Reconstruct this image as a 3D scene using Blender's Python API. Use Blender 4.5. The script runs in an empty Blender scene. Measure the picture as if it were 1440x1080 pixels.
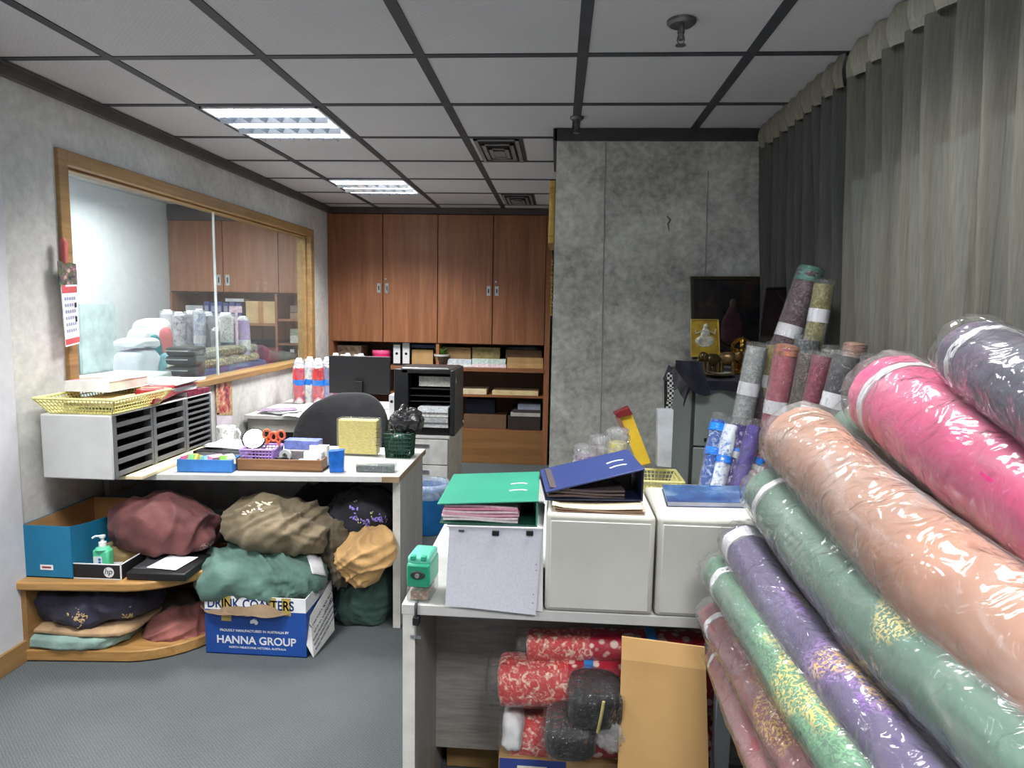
import bpy, bmesh, math, random
from mathutils import Vector, Matrix, Euler, noise
random.seed(7)
SC = bpy.context.scene
COL = SC.collection
PI = math.pi
def R(d): return math.radians(d)
# ------------------------------------------------------------------ camera
CAMZ, FPX = 1.5, 950.0
CAMR = Matrix.Rotation(.0663, 3, 'Z') @ Matrix.Rotation(PI/2-.1115, 3, 'X') @ Matrix.Rotation(.0179, 3, 'Z')
cam = bpy.data.cameras.new('camera')
cam.sensor_width = 36; cam.lens = FPX/1440*36; cam.clip_start = .02
cob = bpy.data.objects.new('camera', cam); COL.objects.link(cob)
cob.matrix_world = Matrix.Translation((0, 0, CAMZ)) @ CAMR.to_4x4()
SC.camera = cob
def P(u, v, x=None, y=None, z=None):
    """point of the room seen at (u,v) of the photo and lying in the given plane"""
    d = CAMR @ Vector(((u-720)/FPX, -(v-540)/FPX, -1))
    t = x/d.x if x is not None else y/d.y if y is not None else (z-CAMZ)/d.z
    return Vector((0, 0, CAMZ)) + d*t
# ------------------------------------------------------------------ materials
def lin(c): return tuple((v/12.92 if v <= .04045 else ((v+.055)/1.055)**2.4) for v in [q/255 for q in c])
class N:
    def __init__(s, name):
        s.m = bpy.data.materials.new(name); s.m.use_nodes = True
        s.t = s.m.node_tree; s.n = s.t.nodes; s.b = s.n['Principled BSDF']; s.o = s.n['Material Output']
    def add(s, typ, **k):
        n = s.n.new(typ)
        for a, b in k.items():
            if a.startswith('_'): setattr(n, a[1:], b)
            else:
                n.inputs[a.replace('__', ' ')].default_value = b
        return n
    def link(s, a, b): s.t.links.new(a, b)
    def coord(s, kind='Object', scale=(1, 1, 1), rot=(0, 0, 0)):
        c = s.n.new('ShaderNodeTexCoord'); mp = s.n.new('ShaderNodeMapping')
        mp.inputs['Scale'].default_value = scale; mp.inputs['Rotation'].default_value = rot
        s.link(c.outputs[kind], mp.inputs['Vector']); return mp.outputs[0]
    def noise(s, vec, scale=5, detail=4, rough=.55, dist=0):
        n = s.add('ShaderNodeTexNoise', Scale=scale, Detail=detail, Roughness=rough, Distortion=dist)
        s.link(vec, n.inputs['Vector']); return n.outputs['Fac']
    def voro(s, vec, scale=5, feature='F1'):
        n = s.add('ShaderNodeTexVoronoi', _feature=feature, Scale=scale)
        s.link(vec, n.inputs['Vector']); return n.outputs['Distance']
    def wave(s, vec, scale=5, dist=0, direction='X', prof='SIN', detail=2):
        n = s.add('ShaderNodeTexWave', _bands_direction=direction, _wave_profile=prof, Scale=scale, Distortion=dist, Detail=detail)
        s.link(vec, n.inputs['Vector']); return n.outputs['Fac']
    def ramp(s, fac, stops):
        r = s.n.new('ShaderNodeValToRGB'); e = r.color_ramp.elements
        while len(e) < len(stops): e.new(.5)
        for q, (p, c) in zip(e, stops):
            q.position = p; q.color = (*(lin(c) if isinstance(c, tuple) else (c, c, c)), 1)
        s.link(fac, r.inputs[0]); return r.outputs[0]
    def mix(s, fac, a, b, mode='MIX'):
        x = s.n.new('ShaderNodeMix'); x.data_type = 'RGBA'; x.blend_type = mode
        for i, q in ((0, fac), (6, a), (7, b)):
            if isinstance(q, (int, float)): x.inputs[i].default_value = q
            elif isinstance(q, tuple): x.inputs[i].default_value = (*lin(q), 1)
            else: s.link(q, x.inputs[i])
        return x.outputs[2]
    def col(s, c):
        if isinstance(c, tuple): s.b.inputs['Base Color'].default_value = (*lin(c), 1)
        else: s.link(c, s.b.inputs['Base Color'])
    def bump(s, h, strength=.3, dist=.01):
        b = s.add('ShaderNodeBump', Strength=strength, Distance=dist); s.link(h, b.inputs['Height'])
        s.link(b.outputs[0], s.b.inputs['Normal']); return b.outputs[0]
    def set(s, rough=.5, metal=0, spec=.5, sheen=0):
        s.b.inputs['Roughness'].default_value = rough; s.b.inputs['Metallic'].default_value = metal
        s.b.inputs['Specular IOR Level'].default_value = spec; s.b.inputs['Sheen Weight'].default_value = sheen
        return s
MATS = {}
def plain(c, rough=.5, metal=0, var=.12, scale=9, spec=.4, bump=0, bscale=60):
    """one painted / moulded material with a little unevenness"""
    k = ('p', c, rough, metal, var, scale, spec, bump, bscale)
    if k in MATS: return MATS[k]
    s = N('paint_%d_%d_%d' % c).set(rough, metal, spec)
    v = s.coord()
    n = s.noise(v, scale, 5)
    lo = tuple(max(0, int(q*(1-var))) for q in c); hi = tuple(min(255, int(q*(1+var*.5))) for q in c)
    s.col(s.ramp(n, [(.3, lo), (.7, hi)]))
    if bump: s.bump(s.noise(v, bscale, 3), bump, .004)
    MATS[k] = s.m; return s.m
def wood(c1, c2, rough=.45, axis='Z', scale=1., gloss=.4):
    k = ('w', c1, c2, rough, axis, scale)
    if k in MATS: return MATS[k]
    s = N('wood_grain').set(rough, 0, gloss)
    st = {'Z': (14, 14, .8), 'X': (.8, 14, 14), 'Y': (14, .8, 14)}[axis]
    v = s.coord(scale=tuple(q*scale for q in st))
    n1 = s.noise(v, 1.3, 6, .6, .6); n2 = s.noise(v, 6, 3, .6)
    c = s.ramp(n1, [(.3, c1), (.5, tuple((a+b)//2 for a, b in zip(c1, c2))), (.68, c2)])
    s.col(s.mix(.25, c, s.ramp(n2, [(.35, c1), (.65, c2)])))
    s.bump(n2, .06, .002)
    MATS[k] = s.m; return s.m
def fabric(c, var=.25, patch=None, pscale=9, thresh=.62, fine=60, rough=.8, weave=900, sheen=.25, crease=0):
    """cloth with an optional embroidered / printed patch colour"""
    k = ('f', c, var, patch, pscale, thresh, fine, rough, crease)
    if k in MATS: return MATS[k]
    s = N('cloth_%d_%d_%d' % c).set(rough, 0, .25, .1)
    v = s.coord()
    n = s.noise(v, 7, 5)
    lo = tuple(int(q*(1-var)) for q in c); hi = tuple(min(255, int(q*(1+var*.5))) for q in c)
    base = s.ramp(n, [(.3, lo), (.7, hi)])
    if patch:
        a = s.ramp(s.noise(v, pscale, 1, .4), [(thresh, 0.), (thresh+.04, 1.)])
        b = s.ramp(s.noise(v, fine, 3, .6, 1.5), [(.47, 0.), (.53, 1.)])
        f = s.n.new('ShaderNodeMath'); f.operation = 'MULTIPLY'; s.link(a, f.inputs[0]); s.link(b, f.inputs[1])
        base = s.mix(f.outputs[0], base, patch)
    s.col(base)
    h = s.noise(v, 45, 4, .6)
    rn = s.add('ShaderNodeTexNoise', _noise_type='RIDGED_MULTIFRACTAL', Scale=7, Detail=1.5, Roughness=.4, Distortion=.8); s.link(s.coord(scale=(1, 1, .45), rot=(.3, .4, .2)), rn.inputs['Vector'])
    m = s.add('ShaderNodeMath', _operation='MULTIPLY_ADD'); s.link(rn.outputs['Fac'], m.inputs[0]); m.inputs[1].default_value = .6; s.link(h, m.inputs[2])
    s.bump(m.outputs[0], .25, .012)
    MATS[k] = s.m; return s.m
def print_cloth(base, spot, scale=60, lo=.35, hi=.45, rough=.75, kind='voro', second=None):
    """cloth printed all over"""
    k = ('pc', base, spot, scale, lo, hi, kind, second)
    if k in MATS: return MATS[k]
    s = N('printed_cloth').set(rough, 0, .3, .2); v = s.coord()
    d = s.voro(v, scale) if kind == 'voro' else s.voro(v, scale, 'DISTANCE_TO_EDGE') if kind == 'edge' else s.noise(v, scale, 4, .65, 1)
    c = s.ramp(d, [(lo, spot), (hi, base)])
    if second: c = s.mix(s.ramp(s.noise(v, scale*.25, 2), [(.5, 0.), (.6, 1.)]), c, second)
    s.col(c); s.bump(s.noise(v, 50, 3), .2, .005)
    MATS[k] = s.m; return s.m
def wrap(tint=(235, 238, 240), haze=.14, wr=1.0, scale=14, rough=.13):
    """clear crinkled packing film"""
    k = ('wrap', tint, haze, wr, scale)
    if k in MATS: return MATS[k]
    s = N('clear_film'); v = s.coord(scale=(1, 1, 1))
    n1 = s.noise(v, scale, 3, .5, 1.2); n2 = s.noise(v, scale*2.6, 2, .5, 1.4)
    m = s.add('ShaderNodeMath', _operation='ADD'); s.link(n1, m.inputs[0]); s.link(n2, m.inputs[1])
    bp = s.add('ShaderNodeBump', Strength=.9*wr, Distance=.012); s.link(m.outputs[0], bp.inputs['Height'])
    g = s.add('ShaderNodeBsdfGlossy', Roughness=rough); s.link(bp.outputs[0], g.inputs['Normal'])
    d = s.add('ShaderNodeBsdfDiffuse'); d.inputs[0].default_value = (*lin(tint), 1)
    t = s.add('ShaderNodeBsdfTransparent'); t.inputs[0].default_value = (.97, .97, .97, 1)
    lw0 = s.add('ShaderNodeLayerWeight', Blend=.5); s.link(bp.outputs[0], lw0.inputs['Normal'])
    lw = s.add('ShaderNodeMath', _operation='POWER'); s.link(lw0.outputs['Facing'], lw.inputs[0]); lw.inputs[1].default_value = 3.2
    mx0 = s.n.new('ShaderNodeMixShader'); s.link(t.outputs[0], mx0.inputs[1]); s.link(d.outputs[0], mx0.inputs[2])
    st = s.noise(s.coord(scale=(9, 2.2, 9), rot=(.4, .3, .5)), 1.6, 4, .6, .8)
    hz = s.ramp(st, [(.36, haze*.55), (.55, haze*.9), (.72, min(.8, haze*2.0))]); s.link(hz, mx0.inputs[0])
    mx = s.n.new('ShaderNodeMixShader'); s.link(mx0.outputs[0], mx.inputs[1]); s.link(g.outputs[0], mx.inputs[2])
    f = s.add('ShaderNodeMath', _operation='MULTIPLY_ADD'); s.link(lw.outputs[0], f.inputs[0]); f.inputs[1].default_value = .7; f.inputs[2].default_value = .032
    s.link(f.outputs[0], mx.inputs[0]); s.link(mx.outputs[0], s.o.inputs[0])
    MATS[k] = s.m; return s.m
def glass(tint=(245, 250, 248), haze=.03):
    k = ('glass', tint, haze)
    if k in MATS: return MATS[k]
    s = N('sheet_glass')
    g = s.add('ShaderNodeBsdfGlossy', Roughness=.02); t = s.add('ShaderNodeBsdfTransparent'); t.inputs[0].default_value = (*lin(tint), 1)
    d = s.add('ShaderNodeBsdfDiffuse'); d.inputs[0].default_value = (.8, .85, .9, 1)
    lw0 = s.add('ShaderNodeLayerWeight', Blend=.5); pw = s.add('ShaderNodeMath', _operation='POWER'); s.link(lw0.outputs['Facing'], pw.inputs[0]); pw.inputs[1].default_value = 5
    lw = s.add('ShaderNodeMath', _operation='MULTIPLY_ADD'); s.link(pw.outputs[0], lw.inputs[0]); lw.inputs[1].default_value = .8; lw.inputs[2].default_value = .04
    a = s.n.new('ShaderNodeMixShader'); a.inputs[0].default_value = haze; s.link(t.outputs[0], a.inputs[1]); s.link(d.outputs[0], a.inputs[2])
    b = s.n.new('ShaderNodeMixShader'); s.link(lw.outputs[0], b.inputs[0]); s.link(a.outputs[0], b.inputs[1]); s.link(g.outputs[0], b.inputs[2])
    s.link(b.outputs[0], s.o.inputs[0]); MATS[k] = s.m; return s.m
def glow(c, e):
    k = ('glow', c, e)
    if k in MATS: return MATS[k]
    s = N('lamp_glow'); s.b.inputs['Base Color'].default_value = (*lin(c), 1)
    s.b.inputs['Emission Color'].default_value = (*lin(c), 1); s.b.inputs['Emission Strength'].default_value = e
    MATS[k] = s.m; return s.m
# ------------------------------------------------------------------ mesh builder
def wm(o):
    return o.matrix_basis.copy() if not o.parent else wm(o.parent) @ o.matrix_basis
class MB:
    def __init__(s, M=None): s.v = []; s.f = []; s.M = M or Matrix.Identity(4)
    def add(s, vs, fs, M=None):
        M = s.M @ M if M is not None else s.M
        k = len(s.v); s.v += [M @ Vector(p) for p in vs]; s.f += [tuple(i+k for i in f) for f in fs]; return s
    def box(s, x0, x1, y0, y1, z0, z1, M=None):
        return s.add([(x, y, z) for z in (z0, z1) for y in (y0, y1) for x in (x0, x1)],
                     [(0, 2, 3, 1), (4, 5, 7, 6), (0, 1, 5, 4), (2, 6, 7, 3), (0, 4, 6, 2), (1, 3, 7, 5)], M)
    def obox(s, c, d, rot=(0, 0, 0)):
        return s.box(-d[0]/2, d[0]/2, -d[1]/2, d[1]/2, -d[2]/2, d[2]/2, Matrix.Translation(c) @ Euler(rot).to_matrix().to_4x4())
    def prism(s, poly, z0, z1, M=None):
        n = len(poly)
        vs = [(x, y, z0) for x, y in poly]+[(x, y, z1) for x, y in poly]
        fs = [tuple(range(n))[::-1], tuple(range(n, 2*n))]+[(i, (i+1) % n, n+(i+1) % n, n+i) for i in range(n)]
        return s.add(vs, fs, M)
    def hexa(s, bottom, top):
        n = len(bottom)
        return s.add(list(bottom)+list(top), [tuple(range(n))[::-1], tuple(range(n, 2*n))]+[(i, (i+1) % n, n+(i+1) % n, n+i) for i in range(n)])
    def tube(s, path, r, seg=8, cap=True, flat=None):
        path = [Vector(p) for p in path]; n = len(path); rs = r if isinstance(r, (list, tuple)) else [r]*n
        vs = []; fs = []; up = Vector((0, 0, 1)); prev = None
        for i, p in enumerate(path):
            t = (path[min(i+1, n-1)]-path[max(i-1, 0)]).normalized()
            a = prev if prev else (up.cross(t) if abs(t.z) < .9 else Vector((1, 0, 0)).cross(t))
            a = (a-t*a.dot(t)).normalized(); prev = a; b = t.cross(a)
            for k in range(seg):
                q = 2*PI*k/seg; vs.append(p+a*math.cos(q)*rs[i]+b*math.sin(q)*rs[i]*(flat or 1))
        for i in range(n-1):
            for k in range(seg):
                fs.append((i*seg+k, i*seg+(k+1) % seg, (i+1)*seg+(k+1) % seg, (i+1)*seg+k))
        if cap: fs += [tuple(range(seg))[::-1], tuple(range((n-1)*seg, n*seg))]
        return s.add(vs, fs)
    def cyl(s, p0, p1, r0, r1=None, seg=20): return s.tube([p0, p1], [r0, r0 if r1 is None else r1], seg)
    def lathe(s, prof, c=(0, 0, 0), seg=24, M=None, cap=True):
        vs = [(c[0]+r*math.cos(2*PI*k/seg), c[1]+r*math.sin(2*PI*k/seg), c[2]+z) for r, z in prof for k in range(seg)]
        n = len(prof)
        fs = [(i*seg+k, i*seg+(k+1) % seg, (i+1)*seg+(k+1) % seg, (i+1)*seg+k) for i in range(n-1) for k in range(seg)]
        if cap: fs += [tuple(range(seg))[::-1], tuple(range((n-1)*seg, n*seg))]
        return s.add(vs, fs, M)
    def grid(s, fn, nu, nv, thick=0):
        """open sheet fn(u,v); with thick the sheet gets a second side and rims"""
        pts = [[Vector(fn(i/nu, j/nv)) for j in range(nv+1)] for i in range(nu+1)]
        w = nv+1; vs = [p for r in pts for p in r]; fs = [(i*w+j, (i+1)*w+j, (i+1)*w+j+1, i*w+j+1) for i in range(nu) for j in range(nv)]
        if thick:
            k = len(vs); ns = []
            for i in range(nu+1):
                for j in range(nv+1):
                    a = pts[min(i+1, nu)][j]-pts[max(i-1, 0)][j]; b = pts[i][min(j+1, nv)]-pts[i][max(j-1, 0)]
                    nn = a.cross(b); nn = nn.normalized() if nn.length > 1e-9 else Vector((0, 0, 1)); ns.append(nn)
            vs += [p-n*thick for p, n in zip(vs, ns)]
            fs += [tuple(q+k for q in f[::-1]) for f in fs]
            rim = [i*w for i in range(nu+1)]+[nu*w+j for j in range(1, nv+1)]+[i*w+nv for i in range(nu-1, -1, -1)]+[j for j in range(nv-1, 0, -1)]
            fs += [(rim[(q+1) % len(rim)], rim[q], rim[q]+k, rim[(q+1) % len(rim)]+k) for q in range(len(rim))]
        return s.add(vs, fs)
    def sweep(s, path, rad, seg=26, flat=1., amp=0., freq=8., seed=0, long=.35, sag=0, power=2., ends=True, crease=0.):
        """a soft roll swept along a smooth path, with rounded ends and lengthwise wrinkles"""
        path = [Vector(p) for p in path]
        # resample on a Catmull-Rom curve
        n = max(30, int(sum((path[i+1]-path[i]).length for i in range(len(path)-1))/.02)) ; n = min(n, 90)
        ext = [path[0]*2-path[1]]+path+[path[-1]*2-path[-2]]
        def cr(t):
            i = min(int(t), len(path)-2); f = t-i; a, b, c, d = ext[i:i+4]
            return .5*((2*b)+(c-a)*f+(2*a-5*b+4*c-d)*f*f+(3*b-a-3*c+d)*f**3)
        pts = [cr(q/(n-1)*(len(path)-1)) for q in range(n)]
        rads = rad if callable(rad) else (lambda t: rad)
        rings = []
        if ends:
            t0 = (pts[0]-pts[1]).normalized(); r0 = rads(0)
            rings += [(pts[0]+t0*r0*.22*math.cos(a), math.sin(a), 0.) for a in (.12, .5, .9, 1.25)]
        rings += [(p, 1., i/(n-1)) for i, p in enumerate(pts)]
        if ends:
            t1 = (pts[-1]-pts[-2]).normalized(); r1 = rads(1)
            rings += [(pts[-1]+t1*r1*.22*math.cos(a), math.sin(a), 1.) for a in (1.25, .9, .5, .12)]
        vs = []; fs = []; off = Vector((seed*3.7, seed*1.3, seed*7.1))
        up = Vector((0, 0, 1))
        for i, (p, k, t) in enumerate(rings):
            q0 = rings[max(i-1, 0)][0]; q1 = rings[min(i+1, len(rings)-1)][0]
            tg = (q1-q0).normalized()
            a = tg.cross(up) if abs(tg.z) < .97 else tg.cross(Vector((0, 1, 0))); a.normalize(); b = a.cross(tg)
            r = rads(t)*k
            for j in range(seg):
                an = 2*PI*j/seg; ca, sa = math.cos(an), math.sin(an)
                ca = math.copysign(abs(ca)**(2/power), ca); sa = math.copysign(abs(sa)**(2/power), sa)
                d = a*ca+b*sa*flat
                w = 0
                if amp or crease:
                    L = t*(len(pts)*.02)
                    qv = Vector((math.cos(an)*1.3, math.sin(an)*1.3, L*freq*long))+off
                    w = amp*(noise.noise(qv*1.6)+.6*noise.noise(qv*3.7))*min(1, k)
                    if crease: w += crease*(1-abs(noise.noise(qv*2.3))*2.2)*min(1, k)*.5
                vs.append(p+d*(r+w))
        for i in range(len(rings)-1):
            for j in range(seg): fs.append((i*seg+j, i*seg+(j+1) % seg, (i+1)*seg+(j+1) % seg, (i+1)*seg+j))
        fs += [tuple(range(seg))[::-1], tuple(range((len(rings)-1)*seg, len(rings)*seg))]
        return s.add(vs, fs)
    def blob(s, c, r, e=2.4, nu=56, nv=36, amp=.012, freq=9., seed=0, folds=.012, fdir=(1, .3, .2), ffreq=22., rz=0., tilt=(0, 0), floor=None, shape=None):
        """crumpled soft bundle: superellipsoid + noise + directional folds"""
        Mx = Euler((tilt[0], tilt[1], rz)).to_matrix(); fd = Vector(fdir).normalized(); off = Vector((seed*5.1, seed*2.3, seed*9.7)); c = Vector(c)
        vs = []; fs = []
        for i in range(nv+1):
            ph = -PI/2+PI*i/nv; cp, sp = math.cos(ph), math.sin(ph)
            for j in range(nu):
                th = 2*PI*j/nu; ct, st = math.cos(th), math.sin(th)
                f = lambda q: math.copysign(abs(q)**(2/e), q)
                d = Vector((cp*ct, cp*st, sp))
                p = Vector((f(cp)*f(ct)*r[0], f(cp)*f(st)*r[1], f(sp)*r[2]))
                if shape: p = shape(p)
                q = p*freq+off
                w = amp*(noise.noise(q)+.5*noise.noise(q*2.1+off))
                pw_ = p*freq*.5+off; warp = Vector((noise.noise(pw_), noise.noise(pw_+Vector((31.7, 5.3, 1.9))), noise.noise(pw_+Vector((7.1, 43.9, 17.3)))))
                qa = fd.dot(p*ffreq)*.6+warp.x*4; qb = p*ffreq*.07+off+warp*.5
                n1 = noise.noise(Vector((qa*.5, qb.y, qb.z))); n2 = noise.noise(Vector((qa*1.1+9, qb.y*1.7, qb.z*1.7+4)))
                n3 = noise.noise(Vector((p.z*ffreq*.5+warp.z*4, p.x*2.2, p.y*2.2))+off*1.7)
                w += folds*(1.1*max(0, 1-abs(n1)*2)**2+.5*max(0, 1-abs(n2)*2.2)**2-.45+.5*max(0, 1-abs(n3)*2.4)**2)*.8
                p = p+d*w
                p = Mx @ p + c
                if floor is not None and p.z < floor: p.z = floor+(p.z-floor)*.04
                vs.append(p)
        for i in range(nv):
            for j in range(nu): fs.append((i*nu+j, i*nu+(j+1) % nu, (i+1)*nu+(j+1) % nu, (i+1)*nu+j))
        return s.add(vs, fs)
    def text(s, body, size, M, depth=.0006, align='CENTER', bold=False, sx=1.):
        cu = bpy.data.curves.new('t', 'FONT'); cu.body = body; cu.size = size; cu.extrude = depth; cu.align_x = align; cu.align_y = 'CENTER'
        if bold: cu.offset = size*.018
        o = bpy.data.objects.new('t', cu); COL.objects.link(o)
        dg = bpy.context.evaluated_depsgraph_get(); me = bpy.data.meshes.new_from_object(o.evaluated_get(dg))
        s.add([v.co for v in me.vertices], [tuple(p.vertices) for p in me.polygons], M @ Matrix.Diagonal((sx, 1, 1, 1)))
        bpy.data.objects.remove(o); bpy.data.curves.remove(cu); bpy.data.meshes.remove(me); return s
    def out(s, name, mat, parent=None, label=None, cat=None, group=None, kind=None, W=False, smooth=None, bevel=0, origin=None, seg=2):
        vs = s.v
        if parent is None and not kind == 'structure':
            if origin is None:
                origin = Vector(((min(p.x for p in vs)+max(p.x for p in vs))/2, (min(p.y for p in vs)+max(p.y for p in vs))/2, min(p.z for p in vs)))
            origin = Vector(origin)
        else: origin = Vector((0, 0, 0))
        if parent and W:
            inv = wm(parent).inverted(); vs = [inv @ p for p in vs]
        me = bpy.data.meshes.new(name); me.from_pydata([p-origin for p in vs], [], s.f)
        bm = bmesh.new(); bm.from_mesh(me); bmesh.ops.recalc_face_normals(bm, faces=bm.faces); bm.to_mesh(me); bm.free()
        me.materials.append(mat)
        if smooth is not None:
            for p in me.polygons: p.use_smooth = True
            me.set_sharp_from_angle(angle=R(smooth))
        o = bpy.data.objects.new(name, me); COL.objects.link(o)
        if parent: o.parent = parent
        else: o.location = origin
        if bevel:
            b = o.modifiers.new('bevel', 'BEVEL'); b.width = bevel; b.segments = seg; b.limit_method = 'ANGLE'; b.angle_limit = R(40)
            if smooth is None:
                for p in me.polygons: p.use_smooth = True
                me.set_sharp_from_angle(angle=R(50))
        tag(o, label, cat, group, kind); return o
def tag(o, label=None, cat=None, group=None, kind=None):
    for k, v in (('label', label), ('category', cat), ('group', group), ('kind', kind)):
        if v: o[k] = v
    return o
def T(name, label, cat, loc=(0, 0, 0), rz=0., group=None):
    o = bpy.data.objects.new(name, None); COL.objects.link(o); o.empty_display_size = .05
    o.location = loc; o.rotation_euler = (0, 0, rz); return tag(o, label, cat, group)
def copy_thing(o, loc, rz=None, label=None, parent=None):
    c = o.copy(); COL.objects.link(c)
    if parent: c.parent = parent
    else:
        c.location = loc
        if rz is not None: c.rotation_euler = (0, 0, rz)
        if label: c['label'] = label
    for ch in list(o.children): copy_thing(ch, None, parent=c)
    return c
def TR(p, rot=(0, 0, 0)): return Matrix.Translation(p) @ Euler(rot).to_matrix().to_4x4()
# ================================================================== the room
CZ = 2.4256; XL = -2.21; XR = 1.16; YB = 6.42; YP = 3.62; XP = -.03
GX, GY = -1.735, 2.595
def plaster(c, dark, sc=3.2):
    s = N('mottled_wallpaper').set(.8, 0, .2); v = s.coord('Object')
    n = s.noise(v, sc, 8, .68, .8); n2 = s.noise(v, sc*9, 4, .6)
    s.col(s.mix(.35, s.ramp(n, [(.3, dark), (.66, c)]), s.ramp(n2, [(.35, dark), (.65, c)])))
    s.bump(n2, .12, .004); return s.m
M_WALL = plaster((214, 213, 209), (174, 173, 171))
M_PIL = plaster((218, 217, 207), (128, 127, 121), 3.4)
M_WHITE = plaster((206, 206, 210), (188, 188, 194), 2)
# carpet: grey-green cord with a fine diagonal rib
s = N('cord_carpet').set(.95, 0, .1); v = s.coord('Object', rot=(0, 0, R(35)))
w = s.wave(v, 38, 1.5, 'X', 'SIN', 1); w2 = s.wave(s.coord('Object', rot=(0, 0, R(-50))), 34, 2, 'X', 'SIN', 1); n = s.noise(v, 2.2, 5); nf = s.noise(v, 240, 2)
c = s.ramp(w, [(.2, (62, 67, 69)), (.8, (96, 102, 104))])
c = s.mix(.35, c, s.ramp(w2, [(.2, (60, 65, 67)), (.8, (104, 110, 112))]))
c = s.mix(.35, c, s.ramp(n, [(.3, (62, 66, 68)), (.7, (94, 100, 102))]))
s.col(s.mix(.3, c, s.ramp(nf, [(.3, (54, 58, 60)), (.7, (108, 113, 115))])))
s.bump(w, .4, .003)
M_CARPET = s.m
# ceiling tile with a fine pressed weave
s = N('ceiling_tile').set(.9, 0, .15); v = s.coord('Object'); n = s.noise(v, 1.1, 3)
w = s.wave(s.coord('Object', rot=(0, 0, R(45))), 22, 3, 'X', 'SIN', 2); w2 = s.wave(s.coord('Object', rot=(0, 0, R(-45))), 22, 3, 'X', 'SIN', 2)
m = s.add('ShaderNodeMath', _operation='ADD'); s.link(w, m.inputs[0]); s.link(w2, m.inputs[1])
s.col(s.mix(.2, s.ramp(n, [(.3, (178, 178, 181)), (.7, (189, 189, 192))]), s.ramp(m.outputs[0], [(.2, (166, 166, 168)), (.9, (194, 194, 196))])))
s.bump(m.outputs[0], .18, .003); M_CEIL = s.m
M_TRIM = plain((86, 80, 78), .6)
M_BAR = plain((58, 60, 66), .6)
M_OAK = wood((128, 98, 62), (172, 136, 88), .45, 'Y', 1.2)
MB().box(-4.2, XR+.15, -2.2, 7.0, -.1, 0).out('floor', M_CARPET, kind='structure')
MB().box(-4.2, XR+.15, -2.2, 7.0, CZ, CZ+.1).out('ceiling', M_CEIL, kind='structure')
g = MB()
for k in range(-1, 6):
    x = GX+.6*k
    if x > XR: continue
    y1 = YB if x < XP else YP
    if k == -1: continue
    g.box(x-.02, x+.02, -2.1, y1, CZ-.004, CZ+.002)
for k in range(-8, 7):
    y = GY+.6*k; g.box(XL, XR if y < YP else XP, y-.017, y+.017, CZ-.0035, CZ+.002)
g.box(-.243, -.219, 3.795, 4.395, CZ-.004, CZ+.002); g.box(-.243, -.219, 4.995+.6, 5.595+.6, CZ-.004, CZ+.002)
g.out('trim_1', M_BAR, kind='structure')
# left wall with the interior window
WY0, WY1, WZ0, WZ1 = 2.95, 5.93, 1.015, 2.105
MB().box(XL-.1, XL, -2.1, WY0, 0, CZ).box(XL-.1, XL, WY1, 6.95, 0, CZ).box(XL-.1, XL, WY0, WY1, 0, WZ0).box(XL-.1, XL, WY0, WY1, WZ1, CZ).out('wall_left', M_WALL, kind='structure')
MB().box(XL, XL+.022, -2.1, 2.575, 0, CZ).out('trim_2', M_WHITE, kind='structure', bevel=.003)
MB().box(XL, XL+.03, -2.1, YB, CZ-.055, CZ-.005).box(XL, XL+.045, -2.1, YB, CZ-.012, CZ-.004).out('trim_3', M_TRIM, kind='structure')
MB().box(XL+.022, XL+.036, -2.1, 2.575, 0, .09).box(XL, XL+.014, 2.575, YB, 0, .09).out('baseboard_left', M_OAK, kind='structure', bevel=.003)
win = bpy.data.objects.new('window_1', None); COL.objects.link(win); win['kind'] = 'structure'
f = MB()
fx0, fx1 = XL-.11, XL+.018
f.box(fx0, fx1, WY0-.058, WY0+.004, WZ0-.02, WZ1+.058).box(fx0, fx1, WY1-.004, WY1+.07, WZ0-.02, WZ1+.058)
f.box(fx0, fx1, WY0, WY1, WZ1-.004, WZ1+.058)
f.box(fx0, XL-.03, WY0+.004, WY0+.018, WZ0, WZ1).box(fx0, XL-.03, WY1-.018, WY1-.004, WZ0, WZ1).box(fx0, XL-.03, WY0, WY1, WZ1-.016, WZ1-.004)
f.out('window_frame', M_OAK, win, bevel=.004)
MB().box(fx0, XL+.03, WY0-.03, WY1+.03, WZ0-.035, WZ0+.004).out('window_sill', M_OAK, win, bevel=.004)
MB().box(XL-.062, XL-.056, WY0+.006, 4.368, WZ0+.004, WZ1-.006).out('pane', glass(), win)
MB().box(XL-.062, XL-.056, 4.372, WY1-.006, WZ0+.004, WZ1-.006).out('pane', glass(), win)
MB().box(XL-.066, XL-.052, 4.366, 4.374, WZ0+.004, WZ1-.006).out('glass_joint', plain((225, 230, 232), .3), win)
# block wall on the right (pillar) and its cove
MB().box(XP, XR+.1, YP, 6.95, 0, CZ).out('wall_pillar', M_PIL, kind='structure')
MB().box(XP-.012, XR, YP-.02, YP, CZ-.062, CZ-.004).box(XP-.02, XP, YP-.02, 4.4, CZ-.062, CZ-.004).out('trim_4', plain((62, 61, 63), .6), kind='structure')
def seam(u, v0, v1, wob, seed):
    pts = []
    for i in range(40):
        t = i/39; q = P(u+(v0+(v1-v0)*t-400)*wob, v0+(v1-v0)*t, y=YP); pts.append((q.x+.003*noise.noise(Vector((t*9, seed, 0))), YP-.0005, q.z))
    return pts
MB().tube(seam(848, 200, 640, -.018, 1), .0035, 6).tube(seam(991, 240, 400, -.03, 2), .003, 6).out('trim_5', plain((150, 151, 148), .8), kind='structure')
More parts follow.
